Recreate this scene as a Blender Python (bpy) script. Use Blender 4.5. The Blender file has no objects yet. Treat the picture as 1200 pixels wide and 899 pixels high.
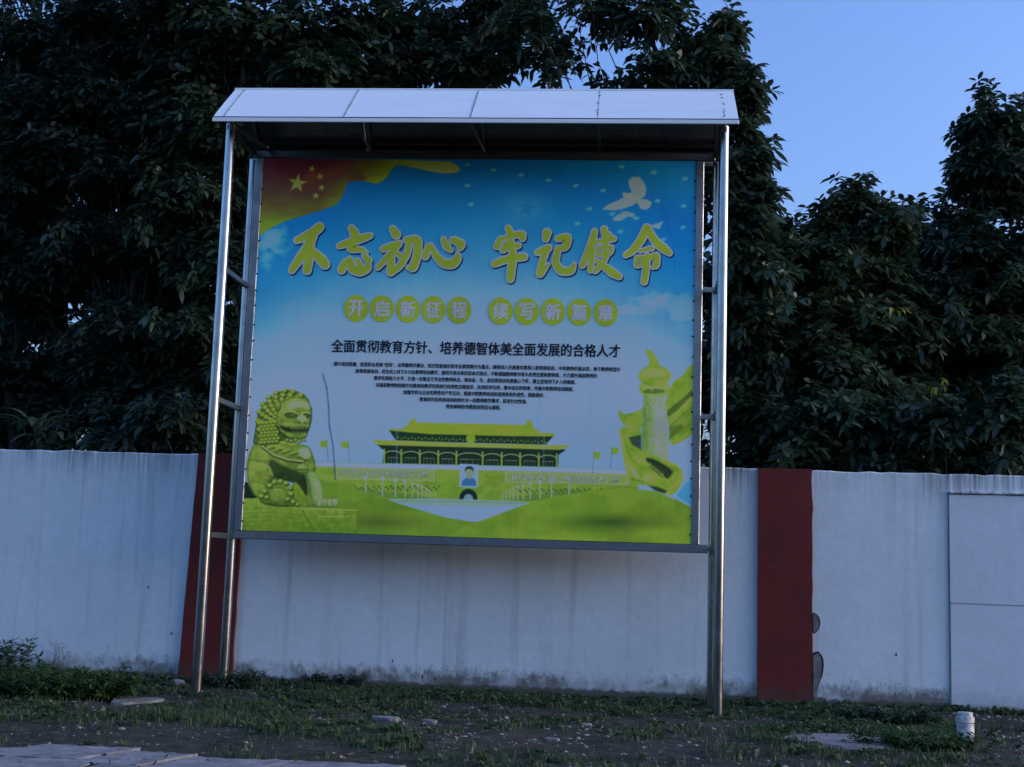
import bpy, math, random
import numpy as np
from mathutils import Matrix, Vector
random.seed(7); rng = np.random.default_rng(7)
S = bpy.context.scene
COL = S.collection

# ------------------------------------------------------------ camera
F, YAW, PITCH, ROLL = 1581.2, .0840, .1333, .0324
CAM = np.array([1.6199, -13.4813, 1.4])
cy_, sy_ = math.cos(YAW), math.sin(YAW); cp, sp = math.cos(PITCH), math.sin(PITCH); cr, sr = math.cos(ROLL), math.sin(ROLL)
Rv = np.array([cy_, sy_, 0.]); F0 = np.array([-sy_, cy_, 0.]); Z0 = np.array([0, 0, 1.])
Fv = F0*cp + Z0*sp; Uv = -F0*sp + Z0*cp
CX, CY = cr*Rv + sr*Uv, -sr*Rv + cr*Uv
cam = bpy.data.objects.new('camera', bpy.data.cameras.new('camera')); COL.objects.link(cam)
m = Matrix.Identity(4)
for i in range(3):
    m[i][0], m[i][1], m[i][2], m[i][3] = CX[i], CY[i], -Fv[i], CAM[i]
cam.matrix_world = m
cam.data.sensor_width = 36; cam.data.lens = F/1200*36; cam.data.clip_end = 2000
S.camera = cam

def W(px, py, Y):
    """point of the vertical plane at depth Y seen at photo position px, py"""
    d = CX*(px-600)/F - CY*(py-449.5)/F + Fv
    t = (Y-CAM[1])/d[1]
    return CAM + d*t
def G(px, py, z=0.):
    d = CX*(px-600)/F - CY*(py-449.5)/F + Fv
    return CAM + d*((z-CAM[2])/d[2])
def PX(P):
    v = np.asarray(P, float) - CAM
    w = v@Fv
    return 600+F*(v@CX)/w, 449.5-F*(v@CY)/w

# ------------------------------------------------------------ sky and light
SUN_EL, SUN_ROT = math.radians(10), math.radians(90)
wd = bpy.data.worlds.new('World'); S.world = wd; wd.use_nodes = True
nt = wd.node_tree; nt.nodes.clear()
out = nt.nodes.new('ShaderNodeOutputWorld'); bg = nt.nodes.new('ShaderNodeBackground'); sky = nt.nodes.new('ShaderNodeTexSky')
sky.sky_type = 'NISHITA'; sky.sun_disc = False; sky.sun_elevation = SUN_EL; sky.sun_rotation = SUN_ROT
sky.altitude = 50; sky.air_density = 1.0; sky.dust_density = 5; sky.ozone_density = 5
mix = nt.nodes.new('ShaderNodeMix'); mix.data_type = 'RGBA'; mix.blend_type = 'MULTIPLY'; mix.inputs[0].default_value = 1
mix.inputs[7].default_value = (1.06, .905, .985, 1)
bg.inputs['Strength'].default_value = .15
nt.links.new(sky.outputs[0], mix.inputs[6]); nt.links.new(mix.outputs[2], bg.inputs[0]); nt.links.new(bg.outputs[0], out.inputs[0])
sl = bpy.data.lights.new('sun', 'SUN'); sl.energy = .02; sl.angle = math.radians(25); sl.color = (1, .9, .8)
so = bpy.data.objects.new('sun', sl); COL.objects.link(so)
# direction towards the sun in Blender's sky: rotation measured from +Y clockwise
sd = Vector((math.sin(SUN_ROT)*math.cos(SUN_EL), math.cos(SUN_ROT)*math.cos(SUN_EL), math.sin(SUN_EL)))
so.rotation_euler = sd.to_track_quat('Z', 'Y').to_euler()
S.view_settings.view_transform = 'Standard'; S.view_settings.look = 'None'
S.view_settings.exposure = 1.74; S.view_settings.gamma = 1
S.cycles.max_bounces = 6; S.cycles.transparent_max_bounces = 8

# ------------------------------------------------------------ helpers
def tag(o, label=None, cat=None, group=None, kind=None):
    if label: o['label'] = label
    if cat: o['category'] = cat
    if group: o['group'] = group
    if kind: o['kind'] = kind
    return o
def link(o, parent=None):
    COL.objects.link(o)
    if parent is not None: o.parent = parent
    return o
def empty(name, loc, label, cat, group=None, rz=0):
    o = link(bpy.data.objects.new(name, None)); o.location = loc; o.rotation_euler.z = rz
    o.empty_display_size = .1
    return tag(o, label, cat, group)
def mesh_np(name, V, faces, mat, parent=None, smooth=False, mats=None, mi=None, loc=None):
    """faces: (n,3) or (n,4) array, or a list of lists"""
    me = bpy.data.meshes.new(name)
    if isinstance(faces, np.ndarray):
        V = np.asarray(V, np.float32); n, k = faces.shape
        me.vertices.add(len(V)); me.vertices.foreach_set('co', V.ravel())
        me.loops.add(n*k); me.loops.foreach_set('vertex_index', faces.astype(np.int32).ravel())
        me.polygons.add(n); me.polygons.foreach_set('loop_start', np.arange(0, n*k, k, dtype=np.int32))
        me.update(calc_edges=True)
    else:
        me.from_pydata([tuple(map(float, v)) for v in V], [], faces); me.update()
    for mm in (mats or [mat]): me.materials.append(mm)
    if mi is not None: me.polygons.foreach_set('material_index', np.asarray(mi, np.int32))
    if smooth: me.polygons.foreach_set('use_smooth', np.ones(len(me.polygons), bool))
    me.update()
    o = bpy.data.objects.new(name, me); link(o, parent)
    if loc is not None: o.location = loc
    return o
class MB:
    def __init__(s): s.v = []; s.f = []; s.mi = []
    def add(s, V, Fc, mi=0):
        n = len(s.v); s.v += [tuple(map(float, v)) for v in V]; s.f += [[i+n for i in f] for f in Fc]; s.mi += [mi]*len(Fc)
    def box(s, a, b, mi=0, bev=0.0):
        x0, y0, z0 = a; x1, y1, z1 = b
        if bev <= 0:
            s.add([(x0,y0,z0),(x1,y0,z0),(x1,y1,z0),(x0,y1,z0),(x0,y0,z1),(x1,y0,z1),(x1,y1,z1),(x0,y1,z1)],
                  [(0,3,2,1),(4,5,6,7),(0,1,5,4),(1,2,6,5),(2,3,7,6),(3,0,4,7)], mi); return
        V = []; e = bev
        for (x, sx) in ((x0, 1), (x1, -1)):
            for (y, sy) in ((y0, 1), (y1, -1)):
                for (z, sz) in ((z0, 1), (z1, -1)):
                    V += [(x, y+sy*e, z+sz*e), (x+sx*e, y, z+sz*e), (x+sx*e, y+sy*e, z)]
        import bmesh
        bm = bmesh.new()
        for v in V: bm.verts.new(v)
        bmesh.ops.convex_hull(bm, input=bm.verts)
        bm.verts.index_update()
        s.add([v.co for v in bm.verts], [[v.index for v in f.verts] for f in bm.faces], mi); bm.free()
    def bar(s, p, q, w, h=None, mi=0):
        """rectangular bar from p to q"""
        p, q = Vector(p), Vector(q); d = (q-p).normalized(); h = h or w
        up = Vector((0,0,1)) if abs(d.z) < .95 else Vector((0,1,0))
        a = d.cross(up).normalized()*w/2; b = a.cross(d).normalized()*h/2
        V = [p-a-b, p+a-b, p+a+b, p-a+b, q-a-b, q+a-b, q+a+b, q-a+b]
        s.add(V, [(0,1,2,3),(7,6,5,4),(0,4,5,1),(1,5,6,2),(2,6,7,3),(3,7,4,0)], mi)
    def tube(s, pts, rad, n=12, mi=0, cap=True):
        pts = [Vector(p) for p in pts]; rad = rad if hasattr(rad, '__len__') else [rad]*len(pts)
        rings = []; pa = None
        for i, p in enumerate(pts):
            d = (pts[min(i+1, len(pts)-1)]-pts[max(i-1, 0)]).normalized()
            if pa is None: pa = d.cross(Vector((1,0,0)) if abs(d.x) < .8 else Vector((0,1,0))).normalized()
            else: pa = (pa - d*pa.dot(d)).normalized()
            b = d.cross(pa)
            rings.append([p+(pa*math.cos(2*math.pi*k/n)+b*math.sin(2*math.pi*k/n))*rad[i] for k in range(n)])
        V = [v for r in rings for v in r]; Fc = []
        for i in range(len(pts)-1):
            for k in range(n): Fc.append((i*n+k, i*n+(k+1)%n, (i+1)*n+(k+1)%n, (i+1)*n+k))
        if cap: Fc.append(tuple(range(n))[::-1]); Fc.append(tuple((len(pts)-1)*n+k for k in range(n)))
        s.add(V, Fc, mi)
    def build(s, name, mats, parent=None, smooth=False):
        mats = mats if isinstance(mats, list) else [mats]
        o = mesh_np(name, s.v, s.f, None, parent, mats=mats, mi=s.mi)
        if smooth:
            o.data.polygons.foreach_set('use_smooth', np.ones(len(o.data.polygons), bool))
            bpy_mod = o.modifiers.new('edges', 'EDGE_SPLIT'); bpy_mod.split_angle = math.radians(40)
        return o

def vnoise(x, y, seed=0):
    x = np.asarray(x, float); y = np.asarray(y, float)
    xi = np.floor(x).astype(np.int64); yi = np.floor(y).astype(np.int64); fx = x-xi; fy = y-yi
    fx = fx*fx*(3-2*fx); fy = fy*fy*(3-2*fy)
    def h(a, b):
        n = (a*374761393 + b*668265263 + seed*1442695041) & 0xffffffff
        n = ((n ^ (n >> 13))*1274126177) & 0xffffffff
        return ((n ^ (n >> 16)) & 0xffff)/65535.
    return (h(xi,yi)*(1-fx)+h(xi+1,yi)*fx)*(1-fy)+(h(xi,yi+1)*(1-fx)+h(xi+1,yi+1)*fx)*fy
def fbm(x, y, seed=0, oct=4):
    a, s, t = 1., 0., 0.
    for i in range(oct):
        s = s+a*vnoise(np.asarray(x)*2**i, np.asarray(y)*2**i, seed+i*17); t += a; a *= .5
    return s/t

# ------------------------------------------------------------ materials
def mat(name, col=(.5,.5,.5), rough=.6, metal=0., spec=.5):
    M = bpy.data.materials.new(name); M.use_nodes = True
    b = M.node_tree.nodes['Principled BSDF']
    b.inputs['Base Color'].default_value = (*col, 1); b.inputs['Roughness'].default_value = rough
    b.inputs['Metallic'].default_value = metal; b.inputs['Specular IOR Level'].default_value = spec
    return M
class N:
    """tiny node builder"""
    def __init__(s, M): s.t = M.node_tree; s.b = s.t.nodes['Principled BSDF']; s.c = None
    def new(s, typ, **kw):
        n = s.t.nodes.new(typ)
        for k, v in kw.items(): setattr(n, k, v)
        return n
    def L(s, a, b): s.t.links.new(a, b)
    def coord(s, kind='Object', scale=(1,1,1), loc=(0,0,0)):
        if s.c is None: s.c = s.new('ShaderNodeTexCoord')
        mp = s.new('ShaderNodeMapping'); mp.inputs['Scale'].default_value = scale; mp.inputs['Location'].default_value = loc
        s.L(s.c.outputs[kind], mp.inputs[0]); return mp.outputs[0]
    def noise(s, vec, scale=5, detail=5, rough=.55):
        n = s.new('ShaderNodeTexNoise'); n.inputs['Scale'].default_value = scale
        n.inputs['Detail'].default_value = detail; n.inputs['Roughness'].default_value = rough
        s.L(vec, n.inputs['Vector']); return n.outputs['Fac']
    def ramp(s, fac, stops, interp='LINEAR'):
        r = s.new('ShaderNodeValToRGB'); e = r.color_ramp; e.interpolation = interp
        while len(e.elements) < len(stops): e.elements.new(.5)
        for i, (p, c) in enumerate(stops):
            e.elements[i].position = p; e.elements[i].color = (*c, 1) if len(c) == 3 else c
        s.L(fac, r.inputs[0]); return r.outputs[0]
    def g(s, v): return (v, v, v)
    def mix(s, fac, a, b, mode='MIX'):
        x = s.new('ShaderNodeMix', data_type='RGBA', blend_type=mode)
        for sock, v in ((x.inputs[0], fac), (x.inputs[6], a), (x.inputs[7], b)):
            if isinstance(v, (int, float)): sock.default_value = v
            elif isinstance(v, tuple): sock.default_value = (*v, 1)
            else: s.L(v, sock)
        return x.outputs[2]
    def math(s, op, a, b=0.):
        x = s.new('ShaderNodeMath', operation=op)
        for sock, v in ((x.inputs[0], a), (x.inputs[1], b)):
            if isinstance(v, (int, float)): sock.default_value = v
            else: s.L(v, sock)
        return x.outputs[0]
    def sep(s, vec):
        x = s.new('ShaderNodeSeparateXYZ'); s.L(vec, x.inputs[0]); return x.outputs
    def bump(s, h, strength=.3, dist=.01):
        x = s.new('ShaderNodeBump'); x.inputs['Strength'].default_value = strength; x.inputs['Distance'].default_value = dist
        s.L(h, x.inputs['Height']); s.L(x.outputs[0], s.b.inputs['Normal'])
    def col(s, c): s.L(c, s.b.inputs['Base Color'])
    def rough(s, c): s.L(c, s.b.inputs['Roughness'])

WALL_Y, WALL_H = 1.5964, 2.5365
def wall_material(name, base, stain=True, dirt=1.0):
    M = mat(name, base, .85, 0, .25); n = N(M)
    ob = n.coord('Object')
    x, y, z = n.sep(ob)
    c = n.mix(n.ramp(n.noise(ob, .9, 6, .6), [(.35, n.g(0)), (.7, n.g(1))]), base, tuple(v*.86 for v in base))
    fine = n.noise(n.coord('Object', (9, 9, 9)), 1, 6, .7)
    c = n.mix(n.ramp(fine, [(.3, n.g(.35)), (.6, n.g(0))]), c, tuple(v*.74 for v in base))
    # run-down streaks from the coping
    st = n.noise(n.coord('Object', (7, 1, .35)), 1.4, 5, .65)
    st2 = n.noise(n.coord('Object', (22, 1, .8), (3, 0, 1)), 1.0, 4, .7)
    top = n.ramp(n.math('DIVIDE', z, WALL_H), [(.72, n.g(0)), (.9, n.g(.22)), (1., n.g(1))])
    k = n.math('MULTIPLY', n.ramp(st, [(.42, n.g(0)), (.66, n.g(1))]), top)
    patch = n.ramp(n.noise(n.coord('Object', (.55, 1, .2), (2.3, 0, 0)), 1.6, 4, .6), [(.40, n.g(.15)), (.58, n.g(1))])
    k = n.math('MULTIPLY', k, patch)
    c = n.mix(n.math('MULTIPLY', k, 1.0*dirt), c, (.10, .11, .11))
    k2 = n.math('MULTIPLY', n.ramp(st2, [(.44, n.g(0)), (.62, n.g(1))]), n.ramp(n.math('DIVIDE', z, WALL_H), [(.86, n.g(0)), (1., n.g(1))]))
    c = n.mix(n.math('MULTIPLY', n.math('MULTIPLY', k2, patch), .8*dirt), c, (.05, .053, .048))
    if dirt > .5:
        for px_, w_, a_ in ((541, .10, .55), (527, .07, .35), (640, .12, .2), (385, .10, .2), (1062, .06, .3), (283, .05, .3)):
            X_ = W(px_, 700, WALL_Y)[0]
            dx = n.math('ABSOLUTE', n.math('SUBTRACT', n.math('ADD', x, n.math('MULTIPLY', n.noise(n.coord('Object', (12, 1, .5)), 1.5, 4, .7), w_*1.2)), X_+w_*.6))
            f_ = n.math('MULTIPLY', n.ramp(dx, [(0, n.g(1)), (w_, n.g(0))]), n.ramp(n.noise(n.coord('Object', (30, 1, .6)), 1, 4, .7), [(.35, n.g(.2)), (.62, n.g(1))]))
            f_ = n.math('MULTIPLY', f_, n.ramp(n.math('DIVIDE', z, WALL_H), [(.0, n.g(1)), (.35, n.g(.45)), (.9, n.g(.35))]))
            c = n.mix(n.math('MULTIPLY', f_, a_), c, (.16, .145, .125))
    # long faint streaks all the way down
    st3 = n.noise(n.coord('Object', (3.0, 1, .12), (7, 0, 0)), 2.2, 5, .6)
    c = n.mix(n.ramp(st3, [(.55, n.g(0)), (.75, n.g(.32*dirt))]), c, (.22, .21, .18))
    # damp foot
    nz = n.noise(n.coord('Object', (5.5, 1, 4)), 2.2, 8, .75)
    hgt = n.math('SUBTRACT', z, n.math('MULTIPLY', nz, .50))
    foot = n.ramp(n.math('ADD', hgt, .16), [(.05, n.g(1)), (.17, n.g(0))])
    base_ = n.ramp(n.math('SUBTRACT', z, n.math('MULTIPLY', n.noise(n.coord('Object', (6, 1, 5)), 2, 5, .7), .12)), [(-.02, n.g(.9)), (.03, n.g(0))])
    c = n.mix(n.math('MULTIPLY', base_, dirt), c, (.05, .052, .04))
    c = n.mix(n.math('MULTIPLY', n.math('MULTIPLY', foot, n.ramp(n.noise(n.coord('Object', (1.3, 1, .8), (4,0,2)), 1.6, 5, .6), [(.40, n.g(.25)), (.56, n.g(1))])), .85*dirt), c, (.10, .10, .075))
    spl = n.math('MULTIPLY', n.ramp(n.noise(n.coord('Object', (14, 1, 14)), 1, 3, .6), [(.6, n.g(0)), (.68, n.g(1))]), n.ramp(z, [(.1, n.g(1)), (.5, n.g(0))]))
    c = n.mix(n.math('MULTIPLY', spl, .5*dirt), c, (.09, .09, .07))
    n.col(c)
    n.bump(n.noise(n.coord('Object', (16, 16, 16)), 1, 8, .7), .25, .012)
    return M
M_wall = wall_material('wall_render_white', (.77, .87, .87))
M_panel = wall_material('wall_render_smooth', (.71, .80, .83), dirt=.3)
def red_paint():
    M = mat('red_paint', (.25, .035, .03), .7, 0, .3); n = N(M); ob = n.coord('Object')
    c = n.mix(n.ramp(n.noise(ob, 2.0, 5), [(.35, n.g(0)), (.7, n.g(1))]), (.165, .022, .017), (.12, .021, .016))
    x, y, z = n.sep(ob)
    c = n.mix(n.ramp(n.math('SUBTRACT', z, n.math('MULTIPLY', n.noise(ob, 5, 4), .3)), [(0., n.g(.6)), (.12, n.g(0))]), c, (.09, .05, .04))
    c = n.mix(n.ramp(n.noise(n.coord('Object', (26,26,26)), 1, 4, .7), [(.66, n.g(0)), (.70, n.g(.5))]), c, (.20, .15, .14))
    c = n.mix(n.ramp(n.noise(n.coord('Object', (9,9,.8)), 1, 5, .7), [(.5, n.g(0)), (.75, n.g(.5))]), c, (.085, .022, .018))
    n.col(c); n.bump(n.noise(n.coord('Object', (18,18,18)), 1, 6, .7), .2, .01); return M
M_red = red_paint()
def steel(name, rough=.2, col=(.50,.50,.50), brushed=(60, 60, .6)):
    M = mat(name, col, rough, 1.); n = N(M)
    f = n.noise(n.coord('Object', brushed), 1, 4, .6)
    d = n.noise(n.coord('Object', (3, 3, 3)), 1.5, 6, .65)
    n.col(n.mix(n.ramp(d, [(.45, n.g(0)), (.75, n.g(.6))]), col, tuple(v*.6 for v in col)))
    n.rough(n.ramp(n.math('ADD', n.math('MULTIPLY', f, .4), n.math('MULTIPLY', d, .6)), [(.3, n.g(rough*.6)), (.75, n.g(rough*1.8))]))
    n.bump(d, .05, .004)
    return M
M_pole = steel('polished_stainless_pole', .2, (.38,.40,.39))
M_tube = steel('brushed_stainless_tube', .38, (.27,.29,.29), (3, 60, 60))
M_dark = steel('stained_steel_beam', .4, (.20,.19,.17), (3, 50, 50))
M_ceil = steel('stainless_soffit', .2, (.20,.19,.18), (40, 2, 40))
def sheet_mat():
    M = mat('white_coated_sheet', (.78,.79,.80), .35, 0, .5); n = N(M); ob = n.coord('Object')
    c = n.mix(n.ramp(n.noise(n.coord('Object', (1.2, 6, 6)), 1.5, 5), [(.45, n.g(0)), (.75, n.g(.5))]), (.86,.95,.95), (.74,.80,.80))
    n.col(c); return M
M_sheet = sheet_mat()
M_seam = mat('seam_sealant', (.30,.32,.31), .9)
M_grime = mat('seam_grime', (.26,.28,.27), .9)
M_black = mat('black_plastic', (.012,.013,.014), .45)
M_screw = mat('rusty_screw', (.04,.032,.025), .6, .5)

def soil_mat():
    M = mat('damp_soil', (.1,.09,.08), .95, 0, .2); n = N(M); ob = n.coord('Object')
    a = n.ramp(n.noise(ob, .9, 8, .65), [(.3, n.g(0)), (.7, n.g(1))])
    c = n.mix(a, (.062, .062, .050), (.022, .025, .020))
    c = n.mix(n.ramp(n.noise(ob, 4.5, 6, .7), [(.45, n.g(0)), (.62, n.g(1))]), c, (.078, .078, .066))
    c = n.mix(n.ramp(n.noise(ob, 14, 4, .7), [(.5, n.g(0)), (.68, n.g(.8))]), c, (.018, .019, .016))
    c = n.mix(n.ramp(n.noise(n.coord('Object', (1,1,1), (9,2,0)), 1.3, 5, .6), [(.5, n.g(0)), (.7, n.g(.5))]), c, (.034, .046, .020))
    n.col(c); n.bump(n.noise(ob, 22, 8, .75), .9, .03); return M
M_soil = soil_mat()
def conc_mat(name, a, b, sc=3):
    M = mat(name, a, .9, 0, .25); n = N(M); ob = n.coord('Object')
    c = n.mix(n.ramp(n.noise(ob, sc, 7, .65), [(.35, n.g(0)), (.65, n.g(1))]), a, b)
    c = n.mix(n.ramp(n.noise(ob, sc*9, 4, .7), [(.55, n.g(0)), (.7, n.g(.7))]), c, tuple(v*.45 for v in b))
    n.col(c); n.bump(n.noise(ob, sc*10, 7, .7), .6, .01); return M
M_conc = conc_mat('weathered_concrete', (.30,.29,.29), (.17,.165,.16))
M_pave = conc_mat('paver_concrete', (.30,.31,.32), (.15,.15,.15), 5)
M_stone = conc_mat('pale_stone', (.42,.40,.37), (.25,.24,.22), 8)
M_cement = conc_mat('bare_cement', (.27,.28,.27), (.12,.13,.12), 9)
def leaf_mat(name, a, b, rough=.45, trans=.25):
    M = mat(name, a, rough, 0, .45); n = N(M)
    at = n.new('ShaderNodeAttribute', attribute_name='tint')
    c = n.mix(at.outputs['Fac'], a, b)
    n.col(c)
    tr = n.new('ShaderNodeBsdfTranslucent'); n.L(c, tr.inputs[0])
    ms = n.new('ShaderNodeMixShader'); ms.inputs[0].default_value = trans
    o = M.node_tree.nodes['Material Output']
    n.L(n.b.outputs[0], ms.inputs[1]); n.L(tr.outputs[0], ms.inputs[2]); n.L(ms.outputs[0], o.inputs[0])
    return M
M_leaf = leaf_mat('dark_green_leaf', (.026,.060,.034), (.070,.115,.060), .40)
M_leaf2 = leaf_mat('deep_green_leaf', (.018,.040,.026), (.045,.075,.045), .45)
M_leaf3 = leaf_mat('mid_green_leaf', (.034,.070,.034), (.080,.125,.060), .38)
M_young = leaf_mat('young_yellow_leaf', (.20,.26,.04), (.28,.32,.06), .5)
M_grass = leaf_mat('grass_blade', (.030,.072,.022), (.075,.115,.042), .6)
M_weed = leaf_mat('feathery_weed_green', (.030,.080,.018), (.055,.115,.028), .6)
M_litter = leaf_mat('dry_leaf', (.10,.075,.05), (.24,.20,.15), .8)
def bark():
    M = mat('grey_bark', (.10,.09,.08), .9, 0, .2); n = N(M); ob = n.coord('Object', (6,6,1.5))
    n.col(n.mix(n.ramp(n.noise(ob, 3, 6, .7), [(.35, n.g(0)), (.65, n.g(1))]), (.075,.07,.06), (.022,.02,.018)))
    n.bump(n.noise(ob, 8, 5), .6, .02); return M
M_bark = bark()

# ------------------------------------------------------------ ground
def gh(X, Y):
    """height of the ground; nearly level round the poles"""
    X = np.asarray(X, float); Y = np.asarray(Y, float)
    near = np.clip((9-np.abs(X))/3, 0, 1)*np.clip((Y+9)/2, 0, 1)*np.clip((3.5-Y)/1, 0, 1)
    return near*((fbm(X*.8, Y*.8, 3)-.5)*.07 + (fbm(X*5, Y*5, 5, 3)-.5)*.035 - .004) - .002
xs = np.concatenate([[-400,-150,-60,-25,-14], np.arange(-9, 9.01, .06), [14,25,60,150,400]])
ys = np.concatenate([[-400,-150,-60,-25,-14], np.arange(-8.5, 3.51, .06), [6,10,25,60,150,400]])
XX, YY = np.meshgrid(xs, ys); V = np.stack([XX, YY, gh(XX, YY)], -1).reshape(-1, 3)
nx, ny = len(xs), len(ys)
ii = (np.arange(ny-1)[:,None]*nx+np.arange(nx-1)[None]).ravel()
tag(mesh_np('ground', V, np.stack([ii, ii+1, ii+nx+1, ii+nx], 1), M_soil, smooth=True), 'bare damp soil in front of the boundary wall', kind='structure')

# ------------------------------------------------------------ boundary wall
wall = empty('boundary_wall', (0, WALL_Y, 0), 'long white rendered boundary wall with red painted pilasters, stained along its foot', 'wall')
def wall_slab(x0, x1, topn):
    n = int((x1-x0)/.05); X = np.linspace(x0, x1, n+1)
    zt = WALL_H + (fbm(X*9, X*0, topn, 3)-.5)*.022 + (fbm(X*1.1, X*0, topn+5, 2)-.5)*.02
    V = []; Fc = []
    for i in range(n+1):
        V += [(X[i], 0, -.35), (X[i], 0, zt[i]-.012), (X[i], .014, zt[i]), (X[i], .22, zt[i]), (X[i], .22, -.35)]
    for i in range(n):
        for k in range(4): a = i*5+k; Fc.append((a, a+5, a+6, a+1))
    Fc += [(0,1,2,3,4), tuple(n*5+k for k in (4,3,2,1,0))]
    return mesh_np('wall_face', V, Fc, M_wall, wall)
wall_slab(-14, 14, 11)
def plate(name, poly, y0, y1, M, parent, wob=0.):
    """extruded outline: poly of (x,z), from y1 (back) to y0 (front)"""
    n = len(poly); V = [(x, y0, z) for x, z in poly]+[(x, y1, z) for x, z in poly]
    return mesh_np(name, V, [tuple(range(n))]+[tuple(range(2*n-1, n-1, -1))]+[(i, i+n, (i+1)%n+n, (i+1)%n) for i in range(n)], M, parent)
def wl(px, py, dy=0.):
    p = W(px, py, WALL_Y+dy); return (p[0], p[2])
def edge_run(p, q, n, amp, seed):
    p, q = np.array(p), np.array(q); t = np.linspace(0, 1, n)
    P = p[None]*(1-t[:,None])+q[None]*t[:,None]; P[:,0] += (fbm(t*14, t*0, seed, 3)-.5)*amp
    return [tuple(v) for v in P]
# left pilaster leans slightly, the right one is upright
a = wl(232.5, 533, -.05); b = wl(208, 794, -.05); c = wl(273.5, 756, -.05); d = wl(287.5, 533, -.05)
ext = lambda t, bt, z: (t[0]+(bt[0]-t[0])*(t[1]-z)/(t[1]-bt[1]), z)
pl1 = edge_run(ext(a, b, -.3), ext(a, b, WALL_H+.006), 30, .012, 1) + edge_run(ext(d, c, WALL_H+.006), ext(d, c, -.3), 30, .02, 2)
plate('pilaster', pl1[::-1], -.05, .10, M_red, wall)
a = wl(889, 552, -.05); b = wl(887.5, 815, -.05); c = wl(952, 815, -.05); d = wl(952, 552, -.05)
pl2 = edge_run((b[0], -.3), (a[0], WALL_H+.006), 30, .006, 3) + edge_run((d[0], WALL_H+.006), (c[0], -.3), 40, .03, 4)
plate('pilaster', pl2[::-1], -.05, .10, M_red, wall)
# smooth patched panels at the right, a joint between them, with a broken mortar ledge over the top
xl = wl(1113, 700)[0]; z1 = wl(1140, 578)[1]; zj = wl(1113, 707.5)[1]
plate('render_panel', [(xl, zj+.012), (xl, z1), (8.5, z1-.01), (8.5, zj-.002)][::-1], -.022, .05, M_panel, wall)
plate('render_panel', [(xl+.004, -.3), (xl+.004, zj-.004), (8.5, zj-.018), (8.5, -.3)][::-1], -.016, .05, M_panel, wall)
led = MB(); x = xl
while x < 7:
    w_ = random.uniform(.03, .11); h_ = random.uniform(.012, .03)
    led.box((x, -.04-random.random()*.012, z1-.004+random.uniform(-.006,.004)), (x+w_*.96, .02, z1+h_), bev=.004); x += w_
led.build('mortar_ledge', M_wall, wall)['kind'] = 'stuff'
gr_ = MB(); x = xl-.006
while x < 7:
    w_ = random.uniform(.05,.12); gr_.box((x, -.028, z1-.016-random.uniform(0,.008)), (x+w_, .0, z1-.002), bev=0); x += w_
gr_.box((xl-.010, -.018, -.2), (xl-.002, .0, z1-.02)); gr_.build('open_joint', M_cement, wall)['kind'] = 'stuff'
# plaster knocked off beside the right pilaster
for pts, sh in (([(955,719),(958.5,722),(960,730),(958,738),(955,742),(952.6,741),(952.6,719)], 1), ([(954,768),(958,765),(961.5,770),(963.5,780),(962,792),(958.5,803),(957,815),(957.5,826),(952.6,830),(952.6,766)], 1)):
    P = [wl(*p) for p in pts]
    for _ in range(2): P = [q for i in range(len(P)) for q in ((P[i][0]*.75+P[(i+1)%len(P)][0]*.25+random.uniform(-.003,.003), P[i][1]*.75+P[(i+1)%len(P)][1]*.25+random.uniform(-.004,.004)), (P[i][0]*.25+P[(i+1)%len(P)][0]*.75, P[i][1]*.25+P[(i+1)%len(P)][1]*.75))]
    cx_ = sum(p[0] for p in P)/len(P); cz_ = sum(p[1] for p in P)/len(P)
    g_ = plate('broken_plaster', [(cx_+(p[0]-cx_)*1.45, cz_+(p[1]-cz_)*1.09) for p in P][::-1], -.004, .01, M_black, wall)
    plate('bare_patch', P[::-1], -.012, .01, M_cement, wall)
# small nail holes and bumps low on the wall
hol = MB()
for px, py in ((174,688),(201,742),(495,793),(510,795),(1050,767),(1185,774),(460,774)):
    x, z = wl(px, py); hol.add([(x-.007,-.004,z-.016),(x+.006,-.004,z-.02),(x+.008,-.012,z),(x+.003,-.004,z+.018),(x-.007,-.004,z+.008)], [(0,1,2,3,4)])
o = hol.build('nail_hole', M_black, wall); o['kind'] = 'stuff'

# ------------------------------------------------------------ notice board
PW, PD = 5.1583/2, .9142
PY = PD-.09
BL, BR, BB, BT = -2.4453, 2.3435, 1.6721, 5.8058
board = empty('notice_board', (0, 0, 0), 'tall stainless steel notice board with white canopy and large blue and green printed panel', 'notice board')
EY, EZ, RY, RZ, RX0, RX1 = -.35, 5.8779, .3536, 6.4262, -2.6673, 2.6979
BY = 2*RY-EY
ptz = W(268, 146, 0)[2]
for X in (-PW, PW):
    b_ = MB(); b_.tube([(X,0,-.3),(X,0,ptz)], .051, 28); b_.build('front_pole', M_pole, board, True)
    b_ = MB(); b_.tube([(X,PD,-.3),(X,PD,5.80)], .048, 28); b_.build('rear_pole', M_pole, board, True)
ST = .086
fy0, fy1 = PY-.012, PY+.045
b_ = MB(); b_.box((BL-ST, fy0, BB-.002), (BL, fy1, BT), bev=.006); b_.build('frame_stile', M_tube, board)
b_ = MB(); b_.box((BR, fy0, BB-.002), (BR+ST, fy1, BT), bev=.006); b_.build('frame_stile', M_tube, board)
zlo = BB-.004
b_ = MB(); b_.box((-PW+.05, fy0-.004, zlo-.088), (PW-.05, fy1, zlo), bev=.006); b_.build('bottom_rail', M_tube, board)
b_ = MB(); b_.box((-PW+.03, fy0-.004, BT+.002), (PW-.03, fy1, BT+.078), bev=.006); b_.build('top_rail', M_dark, board)
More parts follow.
